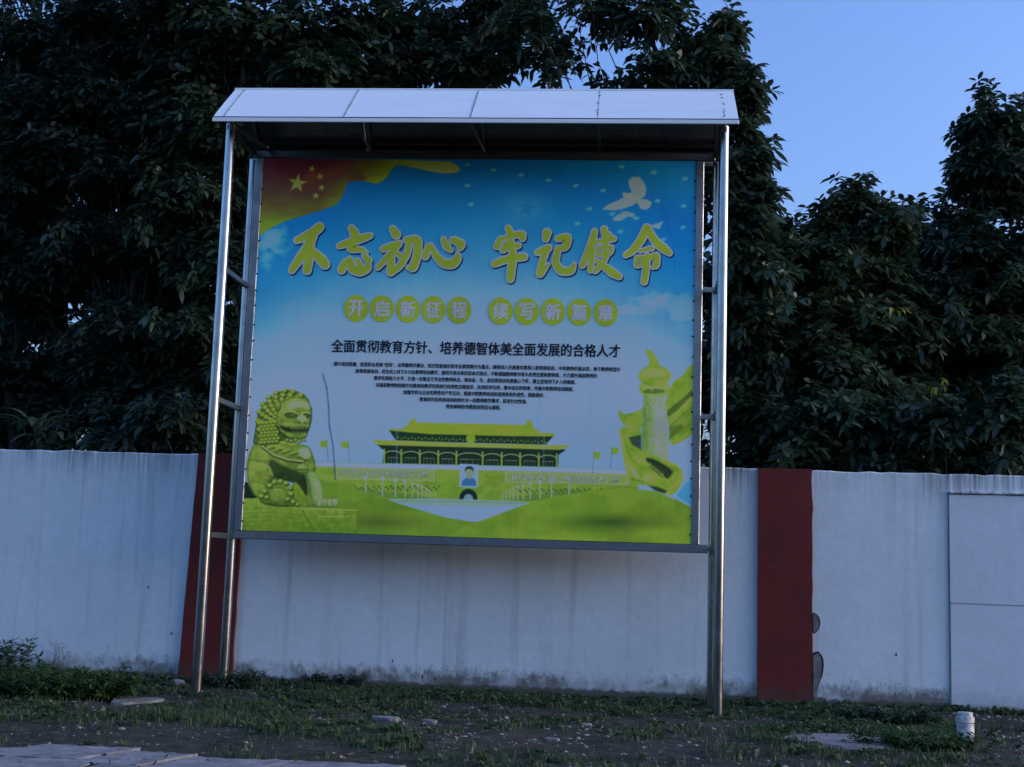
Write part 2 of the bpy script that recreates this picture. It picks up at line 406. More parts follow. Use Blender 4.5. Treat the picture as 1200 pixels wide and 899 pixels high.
# cross ties from the front poles back to the rear poles and the frame
for (lx, ly), (qx, qy) in (((270,321),(825,332)), ((262,471),(822,484)), ((250,627),(830,642))):
    zl = W(lx, ly, .3)[2]; zr = W(qx, qy, .5)[2]
    for X, z in ((-PW, zl), (PW, zr)):
        b_ = MB(); b_.box((X-.022, .045, z-.028), (X+.022, PD-.04, z+.028), bev=.004); b_.build('cross_tie', M_tube, board)
        s_ = 1 if X < 0 else -1; e_ = BL-ST if X < 0 else BR+ST
        b_ = MB(); b_.box((min(X+s_*.02, e_), PY+.0, z-.026), (max(X+s_*.02, e_), PY+.04, z+.026)); b_.build('frame_bracket', M_tube, board)
# backing sheet
b_ = MB(); b_.box((BL-.01, PY+.012, BB-.01), (BR+.01, PY+.03, BT+.01)); b_.build('backing_sheet', M_dark, board)
rr = MB()
k = 0
for X0 in (BL+.004, BR-.004):
    z = BB+.1
    while z < BT-.05:
        rv = MB(); rv.tube([(X0+random.uniform(-.006,.006), PY-.010, z),(X0, PY+.0, z)], .011, 8)
        rv.build('rivet', M_screw, board); z += .19+random.uniform(-.03,.03)

# canopy
roof = empty('canopy', (0, 0, 0), None, None); roof.parent = board
seams = [RX0, W(412, 120, 0)[0], W(556.5, 120, 0)[0], W(701.5, 120, 0)[0], RX1]
TH = .016
slope_n = Vector((0, -(RZ-EZ), (RY-EY))).normalized()
for i in range(4):
    x0, x1 = seams[i]+(.003 if i else 0), seams[i+1]-(.003 if i < 3 else 0)
    for side in (0, 1):
        y_e, y_r = (EY, RY-.001) if side == 0 else (BY, RY+.001)
        K = 9; V = []; Fc = []
        for j in range(K):
            t = j/(K-1); y = y_e+(y_r-y_e)*t; z = EZ+(RZ-EZ)*t + .007*math.sin(math.pi*t)
            V += [(x0, y, z), (x1, y, z), (x1, y, z-TH), (x0, y, z-TH)]
        for j in range(K-1):
            a = j*4; q = [(a,a+1,a+5,a+4),(a+2,a+3,a+7,a+6),(a+1,a+2,a+6,a+5),(a+3,a,a+4,a+7)]
            Fc += q if side == 0 else [f[::-1] for f in q]
        Fc += [(0,3,2,1), tuple((K-1)*4+k for k in (0,1,2,3))]
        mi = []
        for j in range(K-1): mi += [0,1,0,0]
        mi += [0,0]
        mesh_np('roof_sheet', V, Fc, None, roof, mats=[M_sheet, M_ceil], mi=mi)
def slope_pt(x, t, up=0.):
    return Vector((x, EY+(RY-EY)*t, EZ+(RZ-EZ)*t+.007*math.sin(math.pi*t))) + slope_n*up
# dirt and sealant marks down the seams: small raised lumps
for i, X in enumerate((RX0+.11, seams[1], seams[2], seams[3], RX1-.13)):
    gm = MB()
    if i < 3:
        ts = [.02+.96*k/16 for k in range(17)]; P_ = [slope_pt(X+random.uniform(-.003,.003), t, .0025) for t in ts]
        for p, q in zip(P_[:-1], P_[1:]): gm.bar(p, q, random.uniform(.009, .02), .004)
        P_ = [slope_pt(X+.035, t, .002) for t in ts]
    else:
        for k in range(11):
            t = random.uniform(.05, .93); p = slope_pt(X+random.uniform(-.008,.008), t, .002); gm.bar(p, slope_pt(p.x+random.uniform(-.008,.008), t+random.uniform(.015,.04), .002), random.uniform(.01, .022), .004)
    gm = gm
    gm.build('sealant_strip', M_grime if i > 2 else M_seam, roof)['kind'] = 'stuff'
b_ = MB(); b_.box((RX0-.004, EY-.014, EZ-.052), (RX1+.004, EY+.006, EZ-.010), bev=.003); b_.build('eave_trim', M_sheet, roof)
b_ = MB(); b_.box((RX0, EY-.006, EZ-.0095), (RX1, EY+.004, EZ+.003)); b_.build('eave_gasket', M_screw, roof)
b_ = MB(); b_.box((RX0-.004, BY-.006, EZ-.052), (RX1+.004, BY+.014, EZ-.010), bev=.003); b_.build('eave_trim', M_sheet, roof)
b_ = MB()
b_.tube([(RX0-.005, RY, RZ+.004),(RX1+.005, RY, RZ+.004)], .014, 8); b_.build('ridge_cap', M_sheet, roof)
rafters = [RX0+.14, seams[1]+.05, seams[2]+.02, seams[3], RX1-.14]
for i, X in enumerate(rafters):
    b_ = MB()
    b_.bar((X, EY+.02, EZ-.04), (X, RY, RZ-.045), .035, .035); b_.build('rafter', M_dark, roof)
    b_ = MB()
    b_.bar((X, BY-.02, EZ-.04), (X, RY, RZ-.045), .035, .035); b_.build('rafter', M_dark, roof)
    if i in (1, 2):
        b_ = MB(); b_.bar((X-.14, RY+.25, RZ-.26), (X, PY+.03, 5.90), .022, .022); b_.build('strut', M_dark, roof)
for X in (-PW, PW):
    b_ = MB(); b_.box((X-.03, -.05, ptz-.07), (X+.03, BY-.1, ptz-.01), bev=.004); b_.build('tie_beam', M_dark, roof)
b_ = MB(); b_.box((RX0+.05, PD-.02, ptz-.072), (RX1-.05, PD+.04, ptz-.012), bev=.004); b_.build('purlin', M_dark, roof)
b_ = MB(); b_.bar((-PW+.03, .08, ptz-.02), (-PW+.22, PY, BT+.07), .03, .03); b_.build('strut', M_dark, roof)
b_ = MB(); b_.bar((-PW+.2, PY+.01, BT+.04), (-PW+.17, PY+.02, ptz+.02), .035, .035); b_.build('strut', M_pole, roof)

# ------------------------------------------------------------ the print
# colours given as they read in the picture, turned into ink colours for the blue light of the hour
LIGHT = np.array([.207, .254, .425])
def lin(c):
    c = np.asarray(c, float)/255.; return np.where(c <= .04045, c/12.92, ((c+.055)/1.055)**2.4)
def ink(c): return np.clip(lin(c)/LIGHT, .004, .88)
NX, NZ = 640, 552
gx = np.linspace(BL, BR, NX); gz = np.linspace(BB, BT, NZ)
GX, GZ = np.meshgrid(gx, gz)
P3 = np.stack([GX, np.full_like(GX, PY), GZ], -1)
U, Vp = PX(P3)
IMG = np.zeros(U.shape+(3,))
def grad(t, stops):
    ts = [s[0] for s in stops]; cs = np.array([s[1] for s in stops], float)
    return np.stack([np.interp(t, ts, cs[:,k]) for k in range(3)], -1)
# sky of the print
edge = np.clip(np.abs(U-545)/260, 0, 1)**2
tt = Vp - 62*edge - 10*(fbm(U/60, Vp/40, 1)-.5)*2
IMG[:] = grad(tt, [(150,(10,92,150)),(195,(0,80,148)),(250,(8,92,165)),(300,(38,105,172)),(350,(85,122,180)),(410,(100,128,180)),(480,(98,128,184)),(560,(92,132,196)),(640,(90,130,200))])
def blend(mask, c):
    global IMG
    m_ = mask[..., None]*1.0
    IMG = IMG*(1-m_) + np.asarray(c, float)*m_
def sd_poly(P, U_, V_):
    P = np.array(P, float); d2 = np.full(U_.shape, 1e18); ins = np.zeros(U_.shape, bool)
    for i in range(len(P)):
        a, b = P[i], P[(i+1) % len(P)]; e = b-a; wx, wy = U_-a[0], V_-a[1]
        t = np.clip((wx*e[0]+wy*e[1])/max(e@e, 1e-9), 0, 1)
        d2 = np.minimum(d2, (wx-t*e[0])**2+(wy-t*e[1])**2)
        c = ((a[1] > V_) != (b[1] > V_)) & (U_ < (b[0]-a[0])*(V_-a[1])/(b[1]-a[1]+1e-12)+a[0]); ins ^= c
    return np.where(ins, -1, 1)*np.sqrt(d2)
def smooth_poly(P, it=1, closed=True):
    P = [np.array(p, float) for p in P]
    for _ in range(it):
        Q = []
        for i in range(len(P)):
            a, b = P[i], P[(i+1) % len(P)]; Q += [a*.75+b*.25, a*.25+b*.75]
        P = Q
    return np.array(P)
def crop(pts, ox, oy, s): return [(ox+x/s, oy+y/s) for x, y in pts]
def poly(P, c, soft=.7, it=0, tex=None, alpha=1.):
    if it: P = smooth_poly(P, it)
    P = np.array(P); x0, y0 = P.min(0)-soft*2-2; x1, y1 = P.max(0)+soft*2+2
    sel = (U > x0) & (U < x1) & (Vp > y0) & (Vp < y1)
    if not sel.any(): return
    u, v = U[sel], Vp[sel]; m_ = np.clip(.5-sd_poly(P, u, v)/(2*soft), 0, 1)*alpha
    cc = c(u, v) if callable(c) else np.broadcast_to(np.asarray(c, float), (len(u), 3))
    IMG[sel] = IMG[sel]*(1-m_[:,None]) + cc*m_[:,None]
def ell(cx, cy, rx, ry, c, soft=.7, alpha=1., ang=0.):
    t = np.linspace(0, 2*np.pi, 28, endpoint=False); ca, sa = math.cos(ang), math.sin(ang)
    poly([(cx+rx*math.cos(k)*ca-ry*math.sin(k)*sa, cy+rx*math.cos(k)*sa+ry*math.sin(k)*ca) for k in t], c, soft, alpha=alpha)
def blob(cx, cy, rx, ry, c, alpha=1., pw=1.5):
    global IMG
    r = np.sqrt(((U-cx)/rx)**2+((Vp-cy)/ry)**2); blend(np.clip(1-r, 0, 1)**pw*alpha, c)
def line(pts, w, c, soft=.5, alpha=1.):
    pts = [np.array(p, float) for p in pts]
    for a, b in zip(pts[:-1], pts[1:]):
        x0, x1 = min(a[0],b[0])-w-2, max(a[0],b[0])+w+2; y0, y1 = min(a[1],b[1])-w-2, max(a[1],b[1])+w+2
        sel = (U > x0) & (U < x1) & (Vp > y0) & (Vp < y1)
        if not sel.any(): continue
        u, v = U[sel], Vp[sel]; e = b-a; t = np.clip(((u-a[0])*e[0]+(v-a[1])*e[1])/max(e@e,1e-9), 0, 1)
        d = np.hypot(u-a[0]-t*e[0], v-a[1]-t*e[1]); m_ = np.clip(.5-(d-w/2)/(2*soft), 0, 1)*alpha
        IMG[sel] = IMG[sel]*(1-m_[:,None]) + np.asarray(c, float)*m_[:,None]
def star(cx, cy, r, c, rot=0., alpha=1., soft=.5):
    poly([(cx+(r if k%2==0 else r*.4)*math.sin(rot+k*math.pi/5), cy-(r if k%2==0 else r*.4)*math.cos(rot+k*math.pi/5)) for k in range(10)], c, soft, alpha=alpha)
def cloud(cx, cy, rx, ry, c, seed, a=.8):
    r = np.sqrt(((U-cx)/rx)**2+((Vp-cy)/ry)**2); n_ = fbm(U/9, Vp/7, seed, 4)
    blend(np.clip((1.0-r)*1.6+(n_-.5)*2.6, 0, 1)*np.clip(1.35-r, 0, 1)*a, c)
cloud(318, 283, 27, 24, (95,150,196), 21, .75)
cloud(311, 305, 15, 14, (85,140,190), 22, .5)
cloud(775, 352, 44, 15, (105,145,186), 23, .8)
cloud(800, 366, 30, 20, (100,140,185), 24, .6)
cloud(740, 362, 40, 9, (110,140,185), 25, .5)
blob(615, 245, 45, 32, (70,125,180), .5)
star(617, 244, 12, (12,88,148), .2, .8, .8)
for k in range(6): blob(400+k*70, 470+8*math.sin(k*2), 60, 20, (104,136,190), .25)
cloud(600, 540, 160, 18, (80,125,200), 31, .35)
c2 = lambda P: crop(P, 560, 90, 3.747)
for x, y in ((632,395),(70,410),(190,432),(310,455),(430,478),(550,500),(772,420),(910,448),(790,545),(903,568),(490,580),(900,662),(625,680),(590,602),(438,645),(815,715),(695,622),(-250,385),(-45,385),(-45,478),(-30,560)):
    ell(560+x/3.747, 90+y/3.747, 3.6, 2.1, (110,155,190), 1.0, .5, -.15)
bird = (98,130,134)
poly(c2([(545,582),(575,560),(610,545),(640,530),(632,508),(662,515),(675,505),(664,480),(662,455),(680,440),(710,440),(730,465),(740,495),(735,525),(715,537),(740,538),(765,552),(755,575),(735,585),(715,580),(700,552),(680,565),(640,580),(600,588)]), bird, .6)
poly(c2([(636,508),(665,512),(690,528),(712,540),(700,550),(670,535)]), (120,165,120), .6, alpha=.7)
poly(c2([(590,625),(615,605),(640,598),(625,592),(655,592),(690,602),(685,618),(660,614),(630,632),(600,634)]), bird, .6, alpha=.9)
poly(c2([(740,655),(775,648),(815,635),(806,650),(798,670),(780,665)]), (110,155,180), .7, alpha=.8)
# flag
def flagcol(u, v):
    t = (v-187)/ (90.) + np.clip((u-375)/125, 0, 1)*1.15 + (fbm(u/30, v/12, 4)-.5)*.25
    return grad(t, [(0,(66,20,32)),(.18,(66,26,32)),(.42,(66,46,32)),(.62,(74,72,24)),(.85,(86,110,16)),(1.05,(100,118,48)),(1.4,(112,124,78))])
c1 = lambda P: crop(P, 240, 90, 3.747)
poly(c1([(225,355),(1065,368),(1105,385),(1128,408),(1090,427),(1000,420),(900,395),(845,385),(818,410),(795,450),(755,473),(715,462),(690,455),(640,458),(622,470),(608,520),(590,550),(560,572),(450,605),(350,635),(290,665),(245,695),(190,730),(190,340)]), flagcol, .8, 1)
poly(c1([(628,462),(640,432),(672,420),(700,432),(712,455),(680,455)]), (70,40,20), 1.4, 1, alpha=.75)
poly(c1([(430,420),(560,400),(640,385),(600,420),(520,450),(440,480)]), (110,70,24), 4, 1, alpha=.35)
star(240+407/3.747, 90+468/3.747, 11, (140,148,52), .15)
for x, y, r_ in ((470,405,.3),(506,438,-.2),(513,487,.4),(488,523,.1)): star(240+x/3.747, 90+y/3.747, 4.3, (128,128,60), r_)
# far wall of the gate, with parapet
c6 = lambda P: crop(P, 420, 470, 4.615)
GRN = lambda a, b: (lambda u, v: grad(fbm(u/14, v/7, 8), [(.3, a), (.7, b)]))
poly([(366,541),(420,543),(680,548),(748,552),(748,592),(366,590)], GRN((84,110,30),(98,124,42)), .6)
poly([(366,541),(420,542.6),(680,548.2),(745,551),(745,556),(680,553.8),(420,548.0),(366,546.5)], (112,142,160), .5)
line([(366,541),(420,542.5),(680,548),(745,551)], .9, (70,130,110), .4)
poly(c6([(165,158),(1060,186),(1012,236),(205,216)]), (18,38,20), .5)
for k in range(44): 
    x = 215+k*18.5; ell(420+x/4.615, 470+(196+.026*(x-200)+(k%2)*7)/4.615, 1.2, 1.1, (88,112,40), .5, .7)
poly(c6([(100,236),(1125,262),(1082,292),(1080,356),(130,336),(138,268)]), (16,32,22), .5)
poly(c6([(284,98),(312,96),(312,115),(600,121),(905,128),(910,103),(938,108),(945,140),(985,170),(1066,176),(1058,192),(820,190),(400,180),(166,160),(158,152),(232,150),(270,128)]), GRN((98,120,26),(112,134,34)), .5)
line(c6([(312,118),(600,124),(905,131)]), .8, (128,150,60), .4)
ell(420+608/4.615, 470+205/4.615, 5.4, 6.1, (100,124,30), .5)
poly(c6([(74,210),(205,213),(600,229),(1015,238),(1146,238),(1138,250),(1085,264),(800,256),(400,246),(105,238)]), GRN((106,130,36),(120,142,56)), .5)
line(c6([(80,212),(600,232),(1140,241)]), .7, (136,158,80), .4)
cols = (140,232,332,432,530,672,775,875,975,1073)
for a, b in zip(cols[:-1], cols[1:]):
    y0 = 268+.028*(a-140); n_ = 8
    arc = [(a+(b-a)*k/n_, y0+22-20*math.sin(math.pi*k/n_)**.5) for k in range(n_+1)]
    line(c6(arc), .9, (110,140,90), .4)
    for k in range(4): x = a+22+(b-a-44)*k/3.; line(c6([(x, y0+36),(x, y0+68)]), .5, (84,104,60), .35, .7)
    line(c6([(a+20, y0+36),(b-20, y0+37)]), .6, (100,124,76), .35, .8)
for x in cols: y0 = 262+.028*(x-140); line(c6([(x, y0),(x, y0+76)]), 1.9, (100,124,48), .4)
# signs on the gate wall
for q in ([(-118,360),(0,366),(410,374),(410,430),(0,424),(-118,418)], [(795,384),(1460,398),(1460,452),(795,438)]):
    poly(c6(q), (104,130,70), .5, alpha=.8); line(c6(q+[q[0]]), .8, (136,160,128), .35, .9)
# hedges and lamp posts
for k in range(46):
    x = -150+k*13; ell(420+x/4.615, 470+(462+(k*7%5)*5)/4.615, 1.6, 1.0, (24,50,30), .5, .7)
    x = 860+k*13; ell(420+x/4.615, 470+(476+(k*7%5)*5)/4.615, 1.6, 1.0, (24,50,30), .5, .7)
poly(c6([(0,470),(170,492),(400,520),(420,530),(170,528),(0,490)]), (60,90,40), 1., alpha=.7)
poly(c6([(770,530),(1000,500),(1200,480),(1200,500),(1000,538),(900,545)]), (60,90,40), 1., alpha=.7)
for i, x in enumerate((40,130,200,253,292,322,345,365,382,398,415)):
    h_ = 78-i*5.5; yb = 488+i*3.6; line(c6([(x, yb-h_),(x, yb+24-i*1.2)]), 1.6-.1*i, (126,156,120), .4); ell(420+x/4.615, 470+(yb-h_)/4.615, 2.6-.2*i, 2.4-.2*i, (140,166,150), .6, .9)
for i, x in enumerate((1140,1045,982,930,892,862,838,818,800,785,772)):
    h_ = 78-i*5.5; yb = 498+i*3.2; line(c6([(x, yb-h_),(x, yb+24-i*1.2)]), 1.6-.1*i, (126,156,120), .4); ell(420+x/4.615, 470+(yb-h_)/4.615, 2.6-.2*i, 2.4-.2*i, (140,166,150), .6, .9)
# archway
ell(420+595/4.615, 470+528/4.615, 10.7, 11.6, (12,28,22), .5); ell(420+595/4.615, 470+530/4.615, 5.6, 5.8, (84,110,120), .6)
# portrait: a plain bust on pale blue
poly(c6([(549,340),(647,344),(645,467),(548,464)]), (120,165,195), .5)
poly(c6([(555,347),(640,350),(638,461),(554,458)]), (96,134,172), .5)
poly(c6([(556,459),(562,430),(582,416),(600,412),(622,418),(636,432),(639,461)]), (38,80,122), .5)
poly(c6([(590,414),(600,428),(612,414)]), (80,100,100), .5)
ell(420+600/4.615, 470+388/4.615, 4.8, 6.6, (100,112,92), .5)
poly(c6([(576,386),(576,366),(588,354),(604,352),(618,358),(624,372),(624,386),(618,374),(600,366),(584,370)]), (18,30,34), .5)
# flags on poles
for x, y, fx in ((383,527,-1),(408,528,-1),(696,540,1),(717,535,1)):
    line([(x,y-11),(x-fx*1.5,y+14)], .7, (50,80,60), .4); poly([(x,y-11),(x+fx*8,y-10),(x+fx*7,y-3),(x,y-2)], (92,120,30), .6)
# plaza
poly(c6([(165,532),(400,530),(600,533),(905,548),(925,556),(870,590),(780,620),(690,655),(560,655),(440,640),(330,600),(240,566)]), (98,126,182), .6, 0)
poly(c6([(165,532),(400,530),(600,533),(905,548),(900,558),(760,574),(420,568),(250,560)]), (96,128,104), 1.4, alpha=.75)
line(c6([(200,541),(560,543),(900,554)]), .8, (70,100,50), .6, .7); line(c6([(260,556),(560,552),(860,566)]), .7, (110,140,90), .6, .8)
# hills
def hill(u, v): return grad(fbm(u/26, v/16, 12), [(.3,(72,98,24)),(.7,(84,110,30))])
poly([(366,560),(395,566),(430,577),(470,591),(520,606),(552,611.5),(585,612),(620,606),(620,660),(280,660),(280,590)], hill, .7)
blob(445, 612, 80, 13, (50,68,22), .85); blob(395, 600, 60, 14, (72,96,14), .5); 
poly([(515,632),(545,617),(575,606),(610,593),(650,582),(700,574),(735,572),(770,576),(795,588),(830,606),(830,660),(500,660)], lambda u, v: hill(u, v)+np.array([6,6,2]), .7)
blob(715, 612, 105, 15, (40,62,16), 1.0); blob(760, 600, 60, 14, (76,98,14), .5); blob(660, 632, 90, 10, (104,128,34), .6)
# marble column with clouds and ribbon
c7 = lambda P: crop(P, 640, 400, 3.459)
rib = lambda u, v: grad(fbm(u/12, v/9, 15)*.7+.15+.10*np.sin((u+v*.8)/6), [(.2,(78,104,20)),(.6,(104,130,40)),(.9,(128,150,76))])
poly(c7([(640,75),(575,100),(555,140),(520,155),(505,190),(485,230),(482,300),(500,330),(500,425),(550,412),(640,340)]), rib, .8, 1)
for k in range(5): line(c7([(640,200+k*34),(560,262+k*30),(500,325+k*22)]), 1.2, (66,90,14) if k%2 else (124,148,60), .8, .8)
poly(c7([(480,290),(540,240),(600,190),(596,215),(530,280),(488,312)]), (46,64,24), 1.2, alpha=.8)
poly(c7([(498,352),(545,335),(552,350),(500,400)]), (50,70,20), 1.5, alpha=.6)
poly(c7([(288,285),(298,280),(312,295),(345,292),(372,280),(392,272),(392,358),(345,350),(308,338)]), rib, .7, 1)
poly(c7([(405,35),(425,36),(440,55),(452,75),(460,100),(415,100),(418,70),(408,52)]), rib, .6)
mar = lambda u, v: grad(fbm(u/3.2, v/3.2, 17, 2)*.35+.2+.5*np.clip((u-752)/26, 0, 1)*.6, [(.2,(72,98,44)),(.5,(98,124,76)),(.8,(124,152,132))])
poly(c7([(396,170),(472,170),(484,240),(494,330),(497,490),(388,465),(386,330),(394,230)]), mar, .6)
ell(640+440/3.459, 400+190/3.459, 18.6, 11, rib, .6); ell(640+441/3.459, 400+184/3.459, 17, 8, (112,138,70), .6, .7)
ell(640+441/3.459, 400+140/3.459, 19.2, 12.5, rib, .6); ell(640+441/3.459, 400+128/3.459, 15, 5.4, (124,146,74), .8, .8)
for k in range(15):
    y = 215+k*18; x = 408+(k*37%60); line(c7([(x,y),(x+10,y+10),(x+22,y+4),(x+26,y+14)]), .9, (84,110,70) if k%2 else (138,164,142), .6, .7)
blob(640+402/3.459, 400+330/3.459, 7, 60, (64,90,30), .6); blob(640+452/3.459, 400+330/3.459, 8, 70, (138,166,150), .55)
ell(640+438/3.459, 400+203/3.459, 13, 3, (50,72,24), 1., .8)
line(c7([(415,180),(430,200)]), 1., (150,170,110), .6)
poly(c7([(292,355),(320,345),(386,352),(386,398),(350,385),(345,410),(400,450),(480,478),(540,505),(562,545),(545,590),(510,630),(470,615),(425,590),(370,580),(330,545),(316,500),(305,430)]), rib, .7, 2)
poly(c7([(335,390),(384,380),(386,440),(350,420)]), (26,40,24), 1., alpha=.85)
poly(c7([(402,470),(440,478),(515,522),(510,540),(490,560),(455,540),(410,495)]), (14,26,14), 1.4, 1, alpha=.9)
for k in range(5): line(c7([(418+k*22,488+k*9),(452+k*14,520+k*8)]), .8, (70,94,40), .7, .6)
for q, c_ in (([(300,362),(312,430),(330,500),(372,552),(440,590)], (138,158,78)), ([(312,368),(326,430),(350,486),(400,520)], (74,98,22)), ([(360,470),(420,500),(470,540),(500,580)], (128,150,64)), ([(350,560),(410,575),(470,602)], (60,84,16)), ([(470,478),(530,505),(556,540),(540,585)], (134,156,70))):
    line(c7(q), 1.8, c_, 1.3, .7)
poly(c7([(415,585),(450,590),(490,605),(480,618),(440,605)]), (20,36,20), .8, alpha=.85)
poly(c7([(340,500),(360,515),(378,545),(365,560),(345,535)]), (138,156,90), .9, alpha=.85); poly(c7([(395,545),(415,540),(422,565),(400,575)]), (140,158,80), .9, alpha=.8)
line(c7([(500,600),(545,560),(556,535)]), 1.3, (136,156,80), .7, .8)
poly(c7([(560,580),(592,560),(592,668),(560,650),(530,625)]), (40,110,186), .8, alpha=.8)
poly([(790,584),(830,605),(830,625),(790,600)], hill, .7)
# stone lion
c5 = lambda P: crop(P, 270, 440, 4.494)
def shape5(P, lo, hi, light=(-.3, -.6), rim=2.2, tex=4.5, seed=19, soft=.6, it=1, hl=None, base=.5):
    """rounded stone form of the engraving: lighter towards the upper side, darker round its lower rim"""
    P = smooth_poly(c5(P), it); ctr = P.mean(0); ext_ = np.maximum(P.max(0)-P.min(0), 1)
    def colr(u, v):
        d_ = np.clip(-sd_poly(P, u, v)/rim, 0, 1)
        g_ = ((u-ctr[0])/ext_[0]*light[0]+(v-ctr[1])/ext_[1]*light[1])*1.3
        t = base+g_*.55+(fbm(u/tex, v/tex, seed, 3)-.5)*.55-(1-d_)*.38
        out_ = grad(np.clip(t, 0, 1), [(0, lo), (.5, tuple((p+q)/2 for p, q in zip(lo, hi))), (1, hi)])
        return out_
    poly(P, colr, soft)
LO, HI, PALE = (38,56,14), (128,150,62), (140,166,120)
# plinth
shape5([(50,650),(90,636),(205,640),(330,678),(405,690),(668,703),(674,835),(50,835)], (60,86,16), (112,136,52), (0,-.8), 1.5, 5, 23, it=0)
line(c5([(372,698),(438,815)]), 1.1, (46,66,20), .7, .8); line(c5([(372,702),(668,709)]), 1.2, (118,146,84), .6, .9)
for k in range(5): line(c5([(60,705+k*23),(210,698+k*22),(372,712+k*22)]), .8, (64,88,24), .6, .55)
for k in range(9): ell(270+(470+k*18)/4.494, 440+(742+3*(k%2))/4.494, 1.5, .9, (124,150,100), .7, .6)
shape5([(66,560),(156,575),(156,645),(66,648)], (6,16,12), (22,38,22), it=0)
# hind quarters, back and trunk
shape5([(120,362),(150,350),(240,330),(350,350),(420,390),(448,450),(450,510),(400,560),(330,560),(230,560),(150,600),(100,560),(84,500),(92,430)], LO, HI, (-.1,-.7), 3, 6, 3)
shape5([(205,438),(262,470),(330,500),(388,515),(402,560),(408,620),(392,640),(352,575),(290,548),(238,545),(205,500)], (10,20,8), (46,66,20), (0,-.5), 2, 5, 4, 1.6)
shape5([(92,455),(140,440),(200,462),(228,505),(226,548),(196,592),(168,640),(140,650),(100,600),(84,530)], LO, HI, (-.4,-.7), 3.4, 5, 5)
shape5([(104,560),(160,560),(200,590),(190,640),(150,655),(118,620)], (50,72,16), (116,140,56), (-.2,-.7), 2, 4, 6)
line(c5([(120,470),(170,462),(210,492),(222,530)]), 1.1, (132,154,84), 1., .6)
# forelegs
shape5([(330,565),(352,560),(412,655),(408,692),(378,690),(330,640)], (60,84,18), (104,128,34), (0,-.3), 1.5, 5, 7)
shape5([(396,500),(452,505),(470,545),(482,600),(492,640),(480,668),(440,672),(415,640),(404,580)], (62,86,36), PALE, (.9,-.2), 2.4, 5, 8)
line(c5([(408,540),(420,600),(432,652)]), 1.6, (40,58,22), 1., .6)
for k in range(4): shape5([(455+k*27,650),(478+k*27,646),(488+k*27,668),(482+k*27,694),(458+k*27,694),(450+k*27,674)], (56,80,36), (146,172,128), (0,-.8), 1.8, 4, 30+k)
for k in range(3): shape5([(405+k*16,655),(420+k*16,652),(426+k*16,675),(418+k*16,694),(404+k*16,692)], (50,72,22), (108,132,60), (0,-.8), 1.5, 4, 40+k)
# cub under the paw
shape5([(150,640),(178,600),(210,565),(246,545),(290,556),(326,590),(326,640),(372,690),(250,694),(160,676)], (34,52,12), (104,128,46), (0,-.7), 2.5, 4, 9)
for k, (x, y, r_) in enumerate(((205,578,15),(232,560,14),(262,556,14),(292,566,14),(314,590,14),(318,622,14),(180,608,15),(162,634,14),(190,640,12),(300,650,13),(330,664,13),(352,678,11))):
    ell(270+(x+4)/4.494, 440+(y+7)/4.494, r_/4.494, r_*.8/4.494, (26,42,12), .9, .85); ell(270+x/4.494, 440+y/4.494, r_*.85/4.494, r_*.72/4.494, (108,132,52), .9, .95)
shape5([(212,598),(282,594),(296,640),(280,668),(220,668),(206,640)], (66,90,24), (122,146,66), (0,-.6), 2, 4, 10)
for k in range(5): line(c5([(214,612+k*12),(286,611+k*12)]), .8, (44,62,18), .6, .7)
# collar with bell
shape5([(122,372),(160,345),(220,350),(330,372),(400,362),(432,400),(430,440),(380,462),(300,452),(230,425),(170,384)], (48,68,16), (122,146,58), (-.1,-.8), 2.5, 3.2, 11)
for k in range(12): x = 185+k*20; y = 372+k*5.0+(k%2)*12; ell(270+x/4.494, 440+y/4.494, 2.3, 1.6, (44,62,16), .9, .8); ell(270+(x-3)/4.494, 440+(y-8)/4.494, 1.7, 1.0, (126,150,72), .8, .7)
line(c5([(168,374),(228,418),(300,442),(382,452)]), 1.7, (134,156,92), .6); line(c5([(168,383),(228,428),(300,453),(380,462)]), 1.2, (20,34,10), .7, .9)
shape5([(352,392),(396,374),(428,408),(420,446),(372,438)], (84,108,64), (150,176,140), (.4,-.5), 2, 4, 12)
shape5([(346,486),(362,466),(396,466),(414,488),(408,512),(380,522),(354,512)], (48,68,20), (136,160,92), (-.2,-.8), 2.4, 6, 13)
line(c5([(352,496),(408,498)]), 1.2, (36,52,18), .6, .8)
# mane: rows of curls, then head
shape5([(252,88),(300,74),(350,82),(395,104),(422,138),(400,180),(300,340),(240,352),(180,364),(118,368),(124,320),(134,262),(142,210),(166,166),(200,124)], (34,50,14), (92,116,38), (0,-.5), 2.0, 4, 14)
for row in range(7):
    n_ = 9
    for k in range(n_):
        th = math.radians(200-row*4)+k*math.radians(17.5)-math.radians(38); R1 = 146-row*21
        x = 292+R1*math.cos(th)*1.02; y = 236+R1*math.sin(th)*1.08
        if x > 372 and y > 120: continue
        if x > 262 and y > 150: continue
        r_ = 15.5-row*.4
        ell(270+(x+3)/4.494, 440+(y+6)/4.494, r_/4.494, r_*.9/4.494, (22,36,10), .9, .85)
        ell(270+x/4.494, 440+y/4.494, r_*.82/4.494, r_*.74/4.494, (100+row*3,124+row*3,40), .8, .95); ell(270+(x-3)/4.494, 440+(y-4)/4.494, r_*.35/4.494, r_*.3/4.494, (132,154,72), .8, .8)
for k in range(7):
    y = 252+k*17; x = 150+k*1.5
    for j in range(5): ell(270+(x+j*21+(k%2)*9+3)/4.494, 440+(y+6-j*2)/4.494, 2.8, 2.3, (22,36,10), .9, .85); ell(270+(x+j*21+(k%2)*9)/4.494, 440+(y-j*2)/4.494, 2.3, 1.8, (102,126,42), .8, .95)
shape5([(240,190),(258,150),(300,118),(350,110),(400,124),(428,160),(432,215),(424,262),(410,300),(398,335),(345,345),(292,326),(250,286)], LO, HI, (-.2,-.5), 3, 6, 15)
